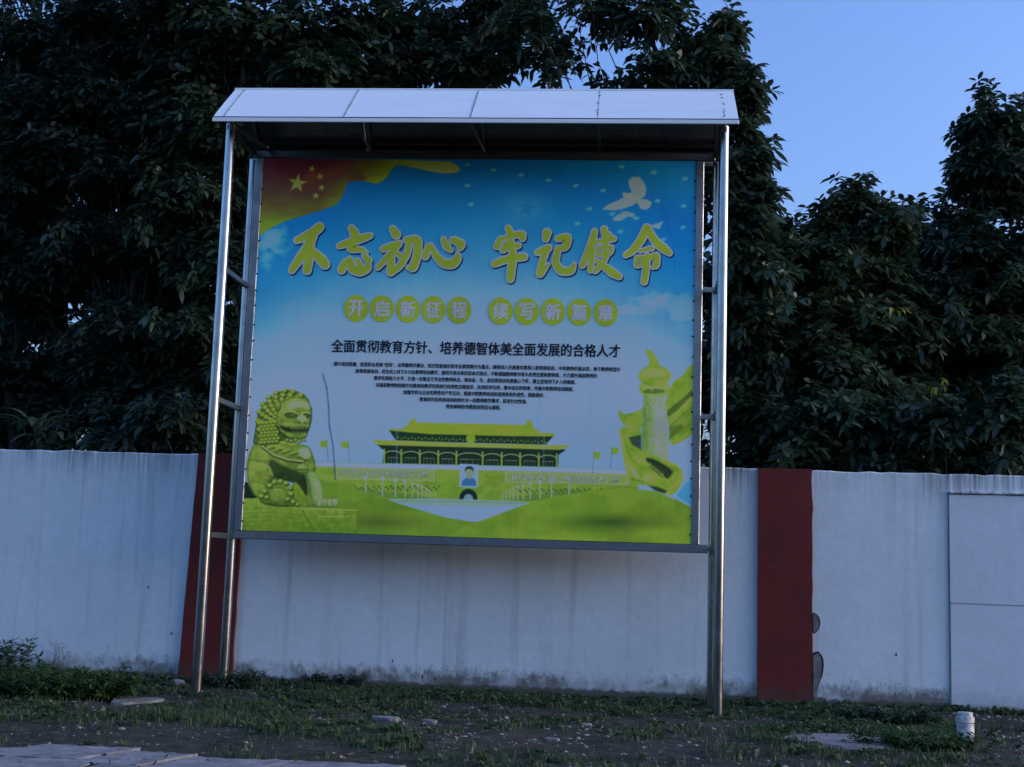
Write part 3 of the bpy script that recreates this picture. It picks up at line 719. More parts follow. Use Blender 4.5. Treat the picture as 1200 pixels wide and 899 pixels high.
shape5([(228,150),(252,128),(272,150),(262,190),(240,196)], (40,58,14), (120,144,56), (-.3,-.6), 2, 5, 16)
shape5([(292,150),(340,128),(400,138),(424,165),(408,182),(360,172),(318,186),(288,180)], (86,110,50), PALE, (.2,-.8), 2.4, 6, 17)
shape5([(280,204),(306,194),(340,198),(358,212),(340,226),(302,228)], (30,44,14), (64,86,28), (0,.4), 1.5, 5, 18)
ell(270+324/4.494, 440+208/4.494, 2.2, .9, (66,88,34), .6, .8)
line(c5([(282,196),(318,186),(356,202)]), 1.4, (130,152,84), .7, .9); line(c5([(372,200),(396,194),(422,200)]), 1.3, (126,150,84), .7, .9)
line(c5([(374,212),(396,204),(418,210)]), 1.2, (12,22,8), .6, .9); line(c5([(374,218),(396,222),(418,216)]), 1.2, (12,22,8), .6, .9)
shape5([(346,222),(368,206),(388,206),(408,232),(404,252),(378,258),(350,250)], (70,94,46), (148,172,130), (.2,-.8), 2, 5, 19)
ell(270+362/4.494, 440+249/4.494, 1.3, .9, (14,22,8), .6, .9); ell(270+392/4.494, 440+249/4.494, 1.3, .9, (14,22,8), .6, .9)
shape5([(262,248),(300,240),(344,252),(410,254),(420,266),(412,284),(350,276),(300,276),(268,268)], (56,78,22), (124,148,64), (0,-.8), 1.8, 5, 20)
poly(smooth_poly(c5([(258,262),(300,276),(350,274),(412,270),(410,296),(352,304),(300,298),(270,284)]), 1), (22,32,12), .9)
for k in range(6): poly(c5([(318+k*15,275),(328+k*15,275),(323+k*15,286)]), (104,128,66), .6)
for k in range(5): poly(c5([(326+k*15,300),(334+k*15,300),(330+k*15,292)]), (84,106,50), .6)
shape5([(276,292),(310,304),(350,308),(408,300),(402,326),(352,338),(300,326)], (52,74,20), (132,156,74), (0,-.8), 2, 5, 21)
line(c5([(240,262),(262,300),(296,330),(344,346)]), 1.5, (18,30,8), .9, .85)
for k in range(5): ell(270+(300+k*22)/4.494, 440+(342+(k%2)*5)/4.494, 2.4, 2., (28,44,12), .8, .8); ell(270+(298+k*22)/4.494, 440+(339+(k%2)*5)/4.494, 1.8, 1.5, (112,136,56), .8, .9)
# tears, pasted joints and wrinkles of the film
line([(378,438),(383,455),(385,475),(386,500),(390,520),(392,545),(393,562)], 1.5, (34,52,84), .7, .85)
line([(763,214),(775,235),(783,262),(790,290),(791,325)], .9, (20,60,110), .6, .55)
line([(463,345),(465,480),(465,560)], 1.1, (122,150,200), .8, .45); line([(637,352),(638,480),(637,545)], 1.1, (118,146,196), .8, .4)
line([(640,410),(632,470),(630,520)], 1.0, (60,90,140), .8, .35); line([(692,430),(690,560)], 1.6, (70,95,140), 1., .35)
line([(541,187),(541,250)], 1.2, (40,100,160), .8, .4); line([(698,190),(699,262)], 1.2, (30,100,165), .8, .35)
line([(726,366.5),(771,367.5)], .8, (124,134,110), .5, .8)
IMG *= (1.09+.045*(fbm(U/3.2, Vp/70, 41, 3)-.5)+.07*(fbm(U/25, Vp/25, 43, 3)-.5))[..., None]
INK = ink(np.clip(IMG, 0, 255))
me_name = 'printed_banner'
rip = .0012*np.sin(GX*3.1+1)*np.cos(GZ*1.7) + .0011*(fbm(GX*2, GZ*1.2, 51)-.5)
PV = np.stack([GX, PY-.002+rip, GZ], -1).reshape(-1, 3)
ii = (np.arange(NZ-1)[:,None]*NX+np.arange(NX-1)[None]).ravel()
def print_mat():
    M = mat('printed_vinyl', (1,1,1), .42, 0, .35); n = N(M)
    at = n.new('ShaderNodeAttribute', attribute_name='print'); n.col(at.outputs['Color'])
    n.rough(n.ramp(n.noise(n.coord('Object'), 2, 5), [(.3, n.g(.34)), (.7, n.g(.6))])); return M
M_print = print_mat()
ban = mesh_np(me_name, PV, np.stack([ii, ii+1, ii+NX+1, ii+NX], 1), M_print, board, smooth=True)
ca = ban.data.color_attributes.new('print', 'FLOAT_COLOR', 'POINT')
ca.data.foreach_set('color', np.concatenate([INK.reshape(-1,3), np.ones((NX*NZ,1))], 1).astype(np.float32).ravel())

def ink_mat(name, c):
    M = mat(name, tuple(ink(c)), .5, 0, .3); n = N(M); a = tuple(ink(c))
    n.col(n.mix(n.ramp(n.noise(n.coord('Object'), 3, 5), [(.35, n.g(0)), (.7, n.g(1))]), a, tuple(v*.82 for v in a))); return M
K_green = ink_mat('ink_olive', (108,130,34)); K_pale = ink_mat('ink_pale', (128,168,188)); K_shadow = ink_mat('ink_shadow', (10,26,48))
K_black = ink_mat('ink_black', (8,12,24)); K_white = ink_mat('ink_white', (120,158,186)); K_stone = ink_mat('ink_sign', (138,164,134))
# headline in brush strokes
HL = [
 [[(140,160,12),(185,140,17),(240,110,19),(272,82,19)],[(240,115,17),(205,200,21),(150,275,18),(110,335,13)],[(217,180,19),(212,250,20),(200,335,17)],[(235,222,13),(280,268,22),(305,300,20)]],
 [[(460,88,13),(480,120,20),(478,155,14)],[(388,192,11),(450,170,16),(520,148,17),(568,132,12)],[(480,160,14),(448,212,15),(520,212,10),(548,232,6)],[(425,285,12),(402,332,17)],[(450,272,13),(462,325,19),(510,345,19),(555,322,17),(558,288,8)],[(496,278,10),(512,305,11)],[(535,250,10),(562,278,13)]],
 [[(702,92,13),(722,125,19)],[(645,210,12),(690,196,15),(740,176,11)],[(738,180,12),(690,238,13),(615,318,10)],[(695,232,13),(690,345,16)],[(722,232,8),(748,252,10)],[(780,158,12),(850,150,17),(848,240,17),(822,325,17),(792,318,7)],[(802,165,11),(786,240,13),(745,310,13),(700,345,10)]],
 [[(912,195,12),(893,252,15)],[(925,188,8),(955,250,14),(1000,296,19),(1055,298,21),(1085,262,15),(1082,236,6)],[(1000,155,11),(1012,195,13),(1042,218,8)],[(1045,150,4),(1030,190,5)],[(1065,158,14),(1105,182,19),(1098,202,12)]],
 [[(178,88,12),(192,118,15)],[(132,150,10),(113,192,15)],[(145,150,8),(205,130,11),(262,122,16),(262,148,12)],[(175,172,11),(148,215,13)],[(160,208,8),(238,190,11)],[(98,296,14),(180,266,15),(272,256,15)],[(196,160,10),(206,250,17),(190,385,15)]],
 [[(405,115,18),(398,150,13)],[(348,232,11),(412,204,15)],[(402,215,13),(376,290,13),(364,355,15)],[(376,350,10),(412,300,5)],[(468,150,11),(530,138,17),(516,200,15),(468,212,8)],[(470,208,12),(452,290,15),(488,342,17),(548,338,17),(566,298,6)]],
 [[(684,108,12),(664,190,17),(612,305,12)],[(672,210,13),(660,335,11)],[(696,170,8),(796,150,11)],[(740,96,14),(752,150,12),(742,235,8)],[(708,204,7),(702,252,7),(778,236,7),(790,196,8),(708,204,7)],[(760,235,9),(735,290,11),(688,340,9)],[(694,276,6),(740,312,13),(790,350,19),(828,372,12)],[(770,120,6),(785,150,8)]],
 [[(990,88,17),(958,155,17),(908,222,15),(866,246,10)],[(1000,98,13),(1040,168,17),(1096,212,18),(1122,234,11)],[(950,222,6),(1020,206,9)],[(930,262,8),(926,312,8),(964,300,8),(970,258,8),(930,262,8)],[(1002,262,9),(1050,244,13),(1046,308,13),(1026,318,6)],[(992,250,11),(986,330,14),(974,402,13)]],
]
def P2(px, py):
    p = W(px, py, PY); return np.array([p[0], p[2]])
for ci, strokes in enumerate(HL):
    ox = 320 if ci < 4 else 560
    b_ = MB(); off = .006
    for layer, (grow, sx, sy, mi_) in enumerate(((8, 6, 8, 2), (8, 0, 0, 1), (0, 0, 0, 0))):
        for s_ in strokes:
            pts = []
            for (x0, y0, r0), (x1, y1, r1) in zip(s_[:-1], s_[1:]):
                for k in range(6): t = k/6; pts.append((x0+(x1-x0)*t, y0+(y1-y0)*t, r0+(r1-r0)*t))
            pts.append(s_[-1])
            A = np.array(pts, float)
            if len(A) > 8:
                B = A.copy()
                for _ in range(3): B[1:-1] = (B[:-2]+2*B[1:-1]+B[2:])/4
                A = B
            nL, nR = [], []
            for k in range(len(A)):
                d_ = A[min(k+1,len(A)-1),:2]-A[max(k-1,0),:2]; d_ /= np.hypot(*d_)+1e-9; nrm = np.array([-d_[1], d_[0]]); r_ = A[k,2]*1.24+grow
                nL.append(A[k,:2]+nrm*r_); nR.append(A[k,:2]-nrm*r_)
            off += .00004
            V_ = [];
            for q in nL+nR: p = P2(ox+(q[0]+sx)/5, 250+(q[1]+sy)/5); V_.append((p[0], PY-off, p[1]))
            n_ = len(A); Fc = [(k, k+1, n_+k+1, n_+k) for k in range(n_-1)]
            b_.add(V_, Fc, mi_)
            for e in (0, -1):   # round ends
                off += .00004; r_ = A[e,2]*1.24+grow; V_ = []
                for k in range(14):
                    p = P2(ox+(A[e,0]+sx+r_*math.cos(k*math.pi/7))/5, 250+(A[e,1]+sy+r_*math.sin(k*math.pi/7))/5); V_.append((p[0], PY-off, p[1]))
                b_.add(V_, [tuple(range(14))], mi_)
            for k in range(6, n_-1, 6):
                off += .00003; r_ = A[k,2]*1.24+grow; V_ = []
                for j in range(12):
                    p = P2(ox+(A[k,0]+sx+r_*math.cos(j*math.pi/6))/5, 250+(A[k,1]+sy+r_*math.sin(j*math.pi/6))/5); V_.append((p[0], PY-off, p[1]))
                b_.add(V_, [tuple(range(12))], mi_)
    b_.build('printed_character', [K_green, K_pale, K_shadow], board)

dg = None
def text_mesh(name, s, M, parent, p0, p1, height, bold=0., depth_off=.0072, res=2, em=False):
    """line of type fitted between two photo points p0 (left middle) and p1 (right middle); height in photo pixels"""
    cu = bpy.data.curves.new(name, 'FONT'); cu.body = s; cu.size = 1; cu.resolution_u = res; cu.fill_mode = 'FRONT'
    ob = bpy.data.objects.new('tmp', cu); COL.objects.link(ob)
    bpy.context.view_layer.update()
    me = bpy.data.meshes.new_from_object(ob.evaluated_get(bpy.context.evaluated_depsgraph_get()))
    bpy.data.objects.remove(ob)
    n_ = len(me.vertices); co = np.empty(n_*3, np.float32); me.vertices.foreach_get('co', co); co = co.reshape(-1, 3)
    a, b = P2(*p0), P2(*p1); zc = (a[1]+b[1])/2; hz = height/F*14.3
    mn, mx = co.min(0), co.max(0)
    X = a[0]+(co[:,0]-mn[0])/(mx[0]-mn[0])*(b[0]-a[0]); Z = zc+((co[:,1]-mn[1])/(mx[1]-mn[1])-.5)*hz
    if em: X = a[0]+co[:,0]*(b[0]-a[0]); Z = zc+(co[:,1]-.38)*hz/.92
    new = np.stack([X, np.full(n_, PY-depth_off), Z], 1)
    if bold > 0:
        # heavier type: the same outlines printed again a hair to each side
        nt_ = len(me.loop_triangles) if len(me.loop_triangles) else (me.calc_loop_triangles() or len(me.loop_triangles))
        tri = np.empty(nt_*3, np.int32); me.loop_triangles.foreach_get('vertices', tri); tri = tri.reshape(-1, 3)
        d_ = bold*hz*.5; VV = []; FF = []
        for j, (ax, az) in enumerate(((-1,0),(1,0),(0,.8),(0,-.8))):
            VV.append(new+np.array([ax*d_, -.0002*j, az*d_])); FF.append(tri+j*n_)
        return mesh_np(name, np.concatenate(VV), np.concatenate(FF), M, parent)
    me.vertices.foreach_set('co', new.astype(np.float32).ravel()); me.materials.clear(); me.materials.append(M); me.update()
    o = bpy.data.objects.new(name, me); link(o, parent); return o
discs = [(417.5,361.5),(447.4,362),(478,362.6),(507.9,363.1),(538.1,363.6),(586.7,364.7),(617.3,365.2),(648,365.6),(678.9,366.1),(709.8,366.7)]
for (x, y), ch in zip(discs, '开启新征程续写新篇章'):
    V_ = []
    for k in range(36): p = P2(x+14.3*math.cos(k*math.pi/18), y+16*math.sin(k*math.pi/18)); V_.append((p[0], PY-.0062, p[1]))
    dk = mesh_np('printed_disc', V_, [tuple(range(36))], K_green, board)
    text_mesh('printed_character', ch, K_white, dk, (x-8.6, y), (x+8.6, y), 19.5, .06)
SL = '全面贯彻教育方针、培养德智体美全面发展的合格人才'
for k, ch in enumerate(SL):
    w_ = (727.3-388.5)/len(SL); t0 = k/len(SL); ym = 405.3+6.3*t0
    text_mesh('printed_character', ch, K_black, board, (388.5+w_*k, ym), (388.5+w_*(k+1), ym+.25), 15.2, .05, em=True)
body = [
 ('提升培训质量，拓宽职业发展“空间”。以师德师风建设、知识技能强化和专业素质提升为重点，继续深入开展青年教师入职常规培训、中年教师价值认同、骨干教师转型升', 391.5, 426.8, 727, 433.0),
 ('级等常规培训。优化线上线下多元化教师培训模式，提供开放共享的菜单式培训，不断增强教师教书育人的责任感和使命感、大力提升基层教师的', 417, 435.3, 699.7, 440.2),
 ('教学实践能力水平，打造一支敬业又专业的教师队伍。推动省、市、县优质培训资源重心下移，建立送培训下乡入校制度。', 438.6, 443.4, 675, 447.8),
 ('对基层教师特别是农村教师的教学实践进行经常性定期指导，达到科学引领，集中送实的效果，完善中职教师培训制度。', 440.6, 451.4, 672.5, 456.2),
 ('加强学校与企业实质性的产学互动，提高中职教师培训的适用性和先进性，鼓励高校、', 473, 460.0, 638.3, 463.0),
 ('教育研究机构和培训机构针对一线教师教学需求，研发针对性强、', 492, 468.2, 617.8, 470.6),
 ('特色鲜明的专题培训项目与课程。', 523, 476.4, 587, 477.8)]
for s_, x0, y0, x1, y1 in body:
    text_mesh('body_text_line', s_, K_black, board, (x0, y0), (x1, y1), 5.4, .055, res=1)['kind'] = 'stuff'
text_mesh('sign_lettering', '中华人民共和国万岁', K_stone, board, (399, 553.2), (503, 556.6), 8.2, .05, .005, 1)['kind'] = 'stuff'
text_mesh('sign_lettering', '世界人民大团结万岁', K_stone, board, (598, 559.5), (727, 562.5), 8.2, .05, .005, 1)['kind'] = 'stuff'

# ------------------------------------------------------------ foliage
def leaf_cloud(centers, dirs, nleaf, L, Wd, seed, droop=.55, spread=1.0):
    """whorls of drooping lance leaves. centers (n,3); dirs (n,3) twig directions. returns V, F, tint"""
    r = np.random.default_rng(seed); n = len(centers)
    k = nleaf; C = np.repeat(centers, k, 0); D = np.repeat(dirs, k, 0); m_ = n*k
    az = (np.tile(np.arange(k), n)+r.random(m_)*.8)*(2*np.pi/k) + np.repeat(r.random(n)*6.28, k)
    D = D/np.linalg.norm(D, axis=1, keepdims=True)
    a = np.cross(D, np.array([.3, .2, 1.])); a /= np.linalg.norm(a, axis=1, keepdims=True)+1e-9; b = np.cross(D, a)
    rad = a*np.cos(az)[:,None]+b*np.sin(az)[:,None]
    el = r.uniform(-.15, .75, m_)[:,None]*spread
    out = rad+D*el; out /= np.linalg.norm(out, axis=1, keepdims=True)
    ll = L*r.uniform(.65, 1.25, m_)[:,None]; ww = Wd*r.uniform(.75, 1.2, m_)[:,None]
    side = np.cross(out, np.array([0, 0, 1.])); sn = np.linalg.norm(side, axis=1, keepdims=True); side = np.where(sn > .05, side/(sn+1e-9), a)
    tw = r.normal(0, .5, m_)[:,None]; up = np.cross(side, out); side = side*np.cos(tw)+up*np.sin(tw); up = np.cross(side, out)
    dr = np.array([0, 0, -1.])[None]*droop*r.uniform(.5, 1.4, m_)[:,None]
    base = C+out*ll*.12
    tip = base+out*ll*.92+dr*ll*.62
    V = [base]
    for f_, g_, h_ in ((.30, .075, .46), (.66, .30, .42)):
        q = base+out*ll*f_+dr*ll*g_; V += [q+side*ww*h_, q-side*ww*h_]
    V = np.stack(V+[tip], 1).reshape(-1, 3)
    i0 = (np.arange(m_)*6)[:,None]
    Fc = np.concatenate([i0+np.array([0,2,1]), i0+np.array([1,2,4]), i0+np.array([1,4,3]), i0+np.array([3,4,5])], 0)
    return V, Fc, np.repeat(np.clip(r.normal(.4, .25, m_)+np.repeat(r.normal(0, .15, n), k), 0, 1), 6)
def leaves_obj(name, V, Fc, T, M, parent):
    o = mesh_np(name, V, Fc, M, parent)
    at = o.data.attributes.new('tint', 'FLOAT', 'POINT'); at.data.foreach_set('value', T.astype(np.float32)); return o
def make_tree(name, label, cat, trunk_px, Y, blobs, M, dens=1., L=.14, nleaf=7, seed=0, trunk_r=.11, group=None, lobe_r=.55, per=60, inner=.35, spray=2):
    """blobs: (px, py, rx, ry[, dY]) in the plane at depth Y: real positions worked out from the photo"""
    r = np.random.default_rng(seed); random.seed(seed)
    base = np.array([W(trunk_px, 560, Y)[0], Y, 0.])
    root = empty(name, tuple(base), label, cat, group)
    s = (Y-CAM[1])/F
    lobes = []
    for bl in blobs:
        px, py, rx, ry = bl[:4]; dY = bl[4] if len(bl) > 4 else 0
        c = W(px, py, Y+dY); rx_, ry_ = rx*s, ry*s; rz_ = max(.7, min(rx_, ry_)*1.1)
        lr = min(lobe_r, rx_*.8, ry_*.8)
        n = max(5, int(dens*10.5*rx_*ry_*(.6+.4*rz_)/(lobe_r**2)/3.2))
        k = 0
        while k < n:
            v = r.normal(size=3); v /= np.linalg.norm(v); rad = r.random()**.5
            p = c+v*rad*np.array([max(rx_-lr*.72, .02), rz_, max(ry_-lr*.6, .02)]); lobes.append(np.append(p, lr)); k += 1
    lobes = np.array(lobes)
    cent = []; dirs = []
    LR = lobes[:,3]; lobes = lobes[:,:3]
    for p, lr in zip(lobes, LR):
        rr_ = lr*r.uniform(.75, 1.25); n = int(per*r.uniform(.6, 1.3))
        v = r.normal(size=(n, 3)); v /= np.linalg.norm(v, axis=1, keepdims=True); v[:,2] = np.where(v[:,2] < -.3, v[:,2]*.4, v[:,2])
        rad = r.random(n)[:,None]**.6
        cent.append(p+v*rad*rr_*np.array([1.15, 1.2, .85])); dirs.append(v*.6+np.array([0,0,.75]))
    # loose sprays that break the outline of the crown
    sprays = []; mid = lobes.mean(0)
    for p, lr in zip(lobes, LR):
        for _ in range(spray):
            v = (p-mid)/(np.linalg.norm(p-mid)+.1)*.5+r.normal(0, .7, 3)+np.array([0,0,.35]); v /= np.linalg.norm(v)
            a_ = p+v*lr*.75; ln = lr*r.uniform(.5, 1.15); e_ = a_+v*ln+np.array([0,0,-.12*ln]); sprays.append((p, a_, e_))
            n = int(r.integers(5, 11)); t = r.random(n)[:,None]**.7
            cent.append(a_*(1-t)+e_*t+r.normal(0, .07, (n, 3))); dirs.append(np.tile(v*.7+np.array([0,0,.5]), (n, 1)))
    cent = np.concatenate(cent); dirs = np.concatenate(dirs)
    V, Fc, T = leaf_cloud(cent, dirs, nleaf, L*1.08, L*.42, seed+1, .55)
    V = V-base
    leaves_obj('crown', V, Fc, T, M, root)['kind'] = 'stuff'
    # trunk and limbs
    tb = MB(); top = lobes.mean(0); top[2] = np.percentile(lobes[:,2], 75)
    K = 9; path = []; rads = []
    off = r.normal(0, .12, (K, 2)); off[0] = 0
    for k in range(K):
        t = k/(K-1); p = base*(1-t)+top*t; path.append(p-base+np.array([off[k,0], off[k,1], 0])); rads.append(trunk_r*(1-.8*t)+.012)
    path[0][2] = -.3
    tb.tube(path, rads, 10)
    tb.build('trunk', M_bark, root, True)
    bb = MB()
    for p in lobes[::max(1, len(lobes)//18)]:
        h = np.clip((p[2]-.6)*r.uniform(.45, .8), .6, top[2]*.95); t = min(h/max(top[2], .1), 1); q = base*(1-t)+top*t; q = q-base
        e = p-base; m1 = q*.6+e*.4+np.array([0,0,-.1])+r.normal(0, .12, 3); m2 = q*.25+e*.75+r.normal(0, .1, 3)
        r0 = trunk_r*.2*(1-.6*t)+.006; bb.tube([q, m1, m2, e], [r0, r0*.7, r0*.45, .006], 6)
        for j in range(3): w_ = e+r.normal(0, .14, 3); bb.tube([m2*.4+e*.6, w_], [.008, .004], 4)
    for p, a_, e_ in sprays[::2]: bb.tube([p-base, a_-base, e_-base], [.009, .007, .003], 4)
    bb.build('limbs', M_bark, root)['kind'] = 'stuff'
    return root, lobes
G_T = 'broadleaf trees behind the wall'
make_tree('broadleaf_tree', 'tree at the right edge whose peaked crown stands highest against the open sky', 'tree', 1165, 6.0,
  [(1150,160,48,40),(1142,205,28,26),(1175,225,70,60),(1205,190,40,50),(1130,295,66,46),(1190,330,80,80),(1110,390,90,80),(1190,450,80,90),(1110,500,90,60),(1230,300,60,120),(1150,560,80,40)], M_leaf, 1.15, .165, 7, 11, .09, G_T)
make_tree('broadleaf_tree', 'rounded tree right of the notice board, its domed top left of the tallest peak', 'tree', 1000, 5.2,
  [(1004,243,28,32),(1034,278,28,24),(960,290,34,24),(1000,310,88,50),(950,360,70,70),(1040,380,70,80),(960,460,80,80),(1040,490,70,60),(905,300,35,40),(980,555,90,40)], M_leaf3, 1.15, .165, 7, 12, .09, G_T)
make_tree('broadleaf_tree', 'slim leafy tree just behind the right hand poles of the notice board', 'tree', 868, 4.2,
  [(872,122,16,16),(862,150,24,24),(884,190,22,30),(864,215,26,30),(880,240,24,28),(862,270,36,36),(880,320,42,50),(886,400,46,60),(884,480,46,60),(840,200,30,60),(850,350,40,80),(870,560,50,40)], M_leaf, .55, .165, 7, 13, .07, G_T, .38, 26)
make_tree('broadleaf_tree', 'spreading tree above the right half of the canopy, leafy twigs reaching into the sky', 'tree', 720, 5.0,
  [(826,58,34,30),(846,40,20,16),(836,88,24,20),(790,92,50,30),(765,25,60,40),(700,50,70,60),(640,40,60,60),(700,-40,110,50),(800,-50,50,40),(860,95,22,20),(740,120,70,40),(700,200,110,60)], M_leaf, .27, .165, 7, 14, .08, G_T, .34, 17)
make_tree('broadleaf_tree', 'dense tree rising behind the middle of the white canopy', 'tree', 500, 5.4,
  [(520,40,85,60),(440,50,80,60),(560,90,70,40),(470,100,80,40),(480,-40,130,50),(590,20,50,50),(500,200,120,60),(420,320,120,100),(600,330,140,120),(360,120,70,60)], M_leaf, .66, .16, 7, 15, .10, G_T)
make_tree('broadleaf_tree', 'dark spreading tree over the left end of the canopy', 'tree', 330, 4.6,
  [(330,40,80,60),(260,60,70,60),(370,90,60,40),(330,-40,120,50),(250,150,60,60),(225,230,60,60),(270,300,50,70),(250,400,50,70),(300,480,60,60),(290,180,60,60),(240,520,60,50),(200,20,60,60)], M_leaf, .8, .16, 7, 16, .09, G_T)
make_tree('broadleaf_tree', 'gloomy tree left of the notice board with thin pale stems showing', 'tree', 168, 5.2,
  [(170,60,70,60),(110,120,70,60),(190,150,70,60),(140,210,80,60),(60,180,70,60),(200,300,60,60),(170,400,80,60),(220,470,70,50),(120,300,70,50),(150,490,80,50),(120,30,50,40),(230,90,50,60),(130,430,60,60)], M_leaf2, .6, .165, 7, 17, .07, G_T)
make_tree('broadleaf_tree', 'shadowy tree at the left edge, bright specks of sky through its lower leaves', 'tree', 10, 5.8,
  [(30,60,80,70),(-20,150,80,80),(40,150,60,60),(60,350,70,60),(10,440,70,60),(40,230,70,60),(20,330,70,50),(-30,420,60,70),(70,420,60,40),(20,-40,90,50),(30,500,70,50),(70,290,60,60),(-10,270,60,60)], M_leaf2, .6, .165, 7, 18, .09, G_T)
# farther row
far = [(-60,[( -40,200,120,120),(-40,380,110,90),(20,300,80,80),(60,470,90,70),(20,540,120,40)],21,.5,'farther dim tree beyond the left edge tree'),
       (130,[(130,160,120,110),(150,300,110,90),(170,420,110,80),(200,520,110,50),(60,100,90,70)],22,.5,'farther dim tree seen in gaps left of the notice board'),
       (380,[(350,110,110,70),(350,250,120,120),(330,430,120,110)],23,.7,'farther dim tree hidden mostly by the left half of the notice board'),
       (640,[(640,280,140,110),(640,460,150,100)],24,.5,'farther dim tree hidden mostly by the right half of the notice board'),
       (900,[(880,400,100,120),(930,430,110,110),(920,540,120,60)],25,.7,'farther dim tree in the gap right of the notice board'),
       (1090,[(1080,330,110,80),(1090,450,150,110),(1190,420,120,130),(1100,550,180,60)],26,.75,'farther dim tree between the two right hand crowns')]
for tp, bl, sd_, dn, lb in far:
    make_tree('background_tree', lb, 'tree', tp, 9.5, bl, M_leaf2, dn*2.0, .24, 6, sd_, .11, 'farther trees behind the first row', .8, 100)

shr = [(925,520,42,40,3.5,31,'drooping leafy shrub over the wall top just right of the notice board'),(1010,505,48,50,3.8,32,'leafy shrub above the wall between the pilaster and the render panel'),
       (1085,520,45,40,3.4,33,'low drooping shrub over the wall top above the stained plaster'),(1165,510,50,45,3.6,34,'leafy shrub over the wall top at the right edge of the photo'),(975,430,50,45,4.2,35,'taller shrub with fanned leaves above the right pilaster'),
       (215,505,50,40,3.2,36,'dim shrub over the wall top beside the left poles'),(130,520,50,30,3.3,37,'dim shrub over the wall top left of the one beside the poles')]
for px, py, rx, ry, Y_, sd_, lb in shr:
    make_tree('leafy_shrub', lb, 'shrub', px, Y_, [(px, py, rx, ry), (px+20, py+50, rx, ry*.8)], M_leaf if sd_ < 36 else M_leaf2, .9, .17, 8, sd_, .04, 'leafy shrubs just behind the wall', .42, 34)
# the tree line over the road, behind the photographer, that the polished steel mirrors
rb = np.random.default_rng(99); nb = 9000
cb = np.stack([rb.uniform(-60, 60, nb), rb.uniform(-44, -38, nb), np.abs(rb.normal(0, 1, nb))*3.2], 1)
cb[:,2] *= .6+.8*fbm(cb[:,0]*.16, cb[:,0]*0, 7, 3)
V_, F_, T_ = leaf_cloud(cb, np.tile([0,0,1.], (nb,1)), 5, .9, .5, 98)
tag(leaves_obj('far_treeline', V_, F_, T_, M_leaf2, None), 'dark line of trees across the road', 'trees', kind='stuff')

def big_leaf(L, w_, bend):
    """one long leaf along +X, folded and arched"""
    V = []; n = 6
    for k in range(n+1):
        t = k/n; hw = w_*math.sin(math.pi*min(t*.93+.05, 1))**.8/2; z = L*(.35*t-bend*t*t); x = L*t*(1-.15*t)
        V += [(x, -hw, z+hw*.35), (x, 0, z), (x, hw, z+hw*.35)]
    Fc = []
    for k in range(n): a = k*3; Fc += [(a,a+3,a+4,a+1),(a+1,a+4,a+5,a+2)]
    return V, Fc
V_, F_ = big_leaf(1, .24, .75)
bl_me = bpy.data.meshes.new('leaf'); bl_me.from_pydata(V_, [], F_); bl_me.materials.append(M_leaf)
at = bl_me.attributes.new('tint', 'FLOAT', 'POINT'); at.data.foreach_set('value', np.full(len(V_), .9, np.float32))
bl_me.polygons.foreach_set('use_smooth', np.ones(len(F_), bool))
def leafy_plant(name, label, cat, px, py, Y, n, L, seed, me=bl_me, stem=True, tilt=(.1,.9)):
    r = random.Random(seed); c = W(px, py, Y); root = empty(name, (c[0], Y, 0), label, cat)
    sb = MB(); sb.tube([(0,0,-.1),(.03,.02,c[2]*.5),(0,0,c[2])], [.02,.015,.01], 6); sb.build('stem', M_bark, root)
    for k in range(n):
        o = bpy.data.objects.new('leaf', me); link(o, root)
        o.location = (r.uniform(-.18,.18), r.uniform(-.12,.12), c[2]+r.uniform(-.16,.14)); s_ = L*r.uniform(.7,1.2); o.scale = (s_,s_,s_)
        o.rotation_euler = (r.uniform(-.4,.4), -r.uniform(*tilt), k*2.4+r.uniform(-.3,.3))
    return root
leafy_plant('broadleaf_shrub', 'low plant with long pale green leaves above the wall top at the far left', 'plant', 45, 512, 2.35, 26, .42, 5)
leafy_plant('broadleaf_shrub', 'small drooping long leaved plant peeping over the wall beside the left edge plant', 'plant', 82, 524, 2.5, 14, .34, 6)
yl = bl_me.copy(); yl.materials.clear(); yl.materials.append(M_young)
for px, py, sd_, lb in ((1048,364,8,'upper sprig of young yellow green leaves in the dark foliage right of the board'), (1103,447,9,'lower sprig of young yellow green leaves in a dark gap above the wall')):
    root = empty('young_shoot', tuple(W(px, py, 4.3)), lb, 'shoot'); r = random.Random(sd_)
    sb = MB(); sb.tube([(0,0,0),(.05,.3,-.15),(.1,.9,-.5)], [.006,.008,.012], 5); sb.build('stem', M_bark, root)
    for k in range(8):
        o = bpy.data.objects.new('leaf', yl); link(o, root); s_ = r.uniform(.13,.2); o.scale = (s_,s_*1.1,s_)
        o.location = (r.uniform(-.1,.1), r.uniform(-.05,.05), r.uniform(-.04,.05)); o.rotation_euler = (r.uniform(-.5,.5), r.uniform(.0,.7), k*.8+r.uniform(-.3,.3))
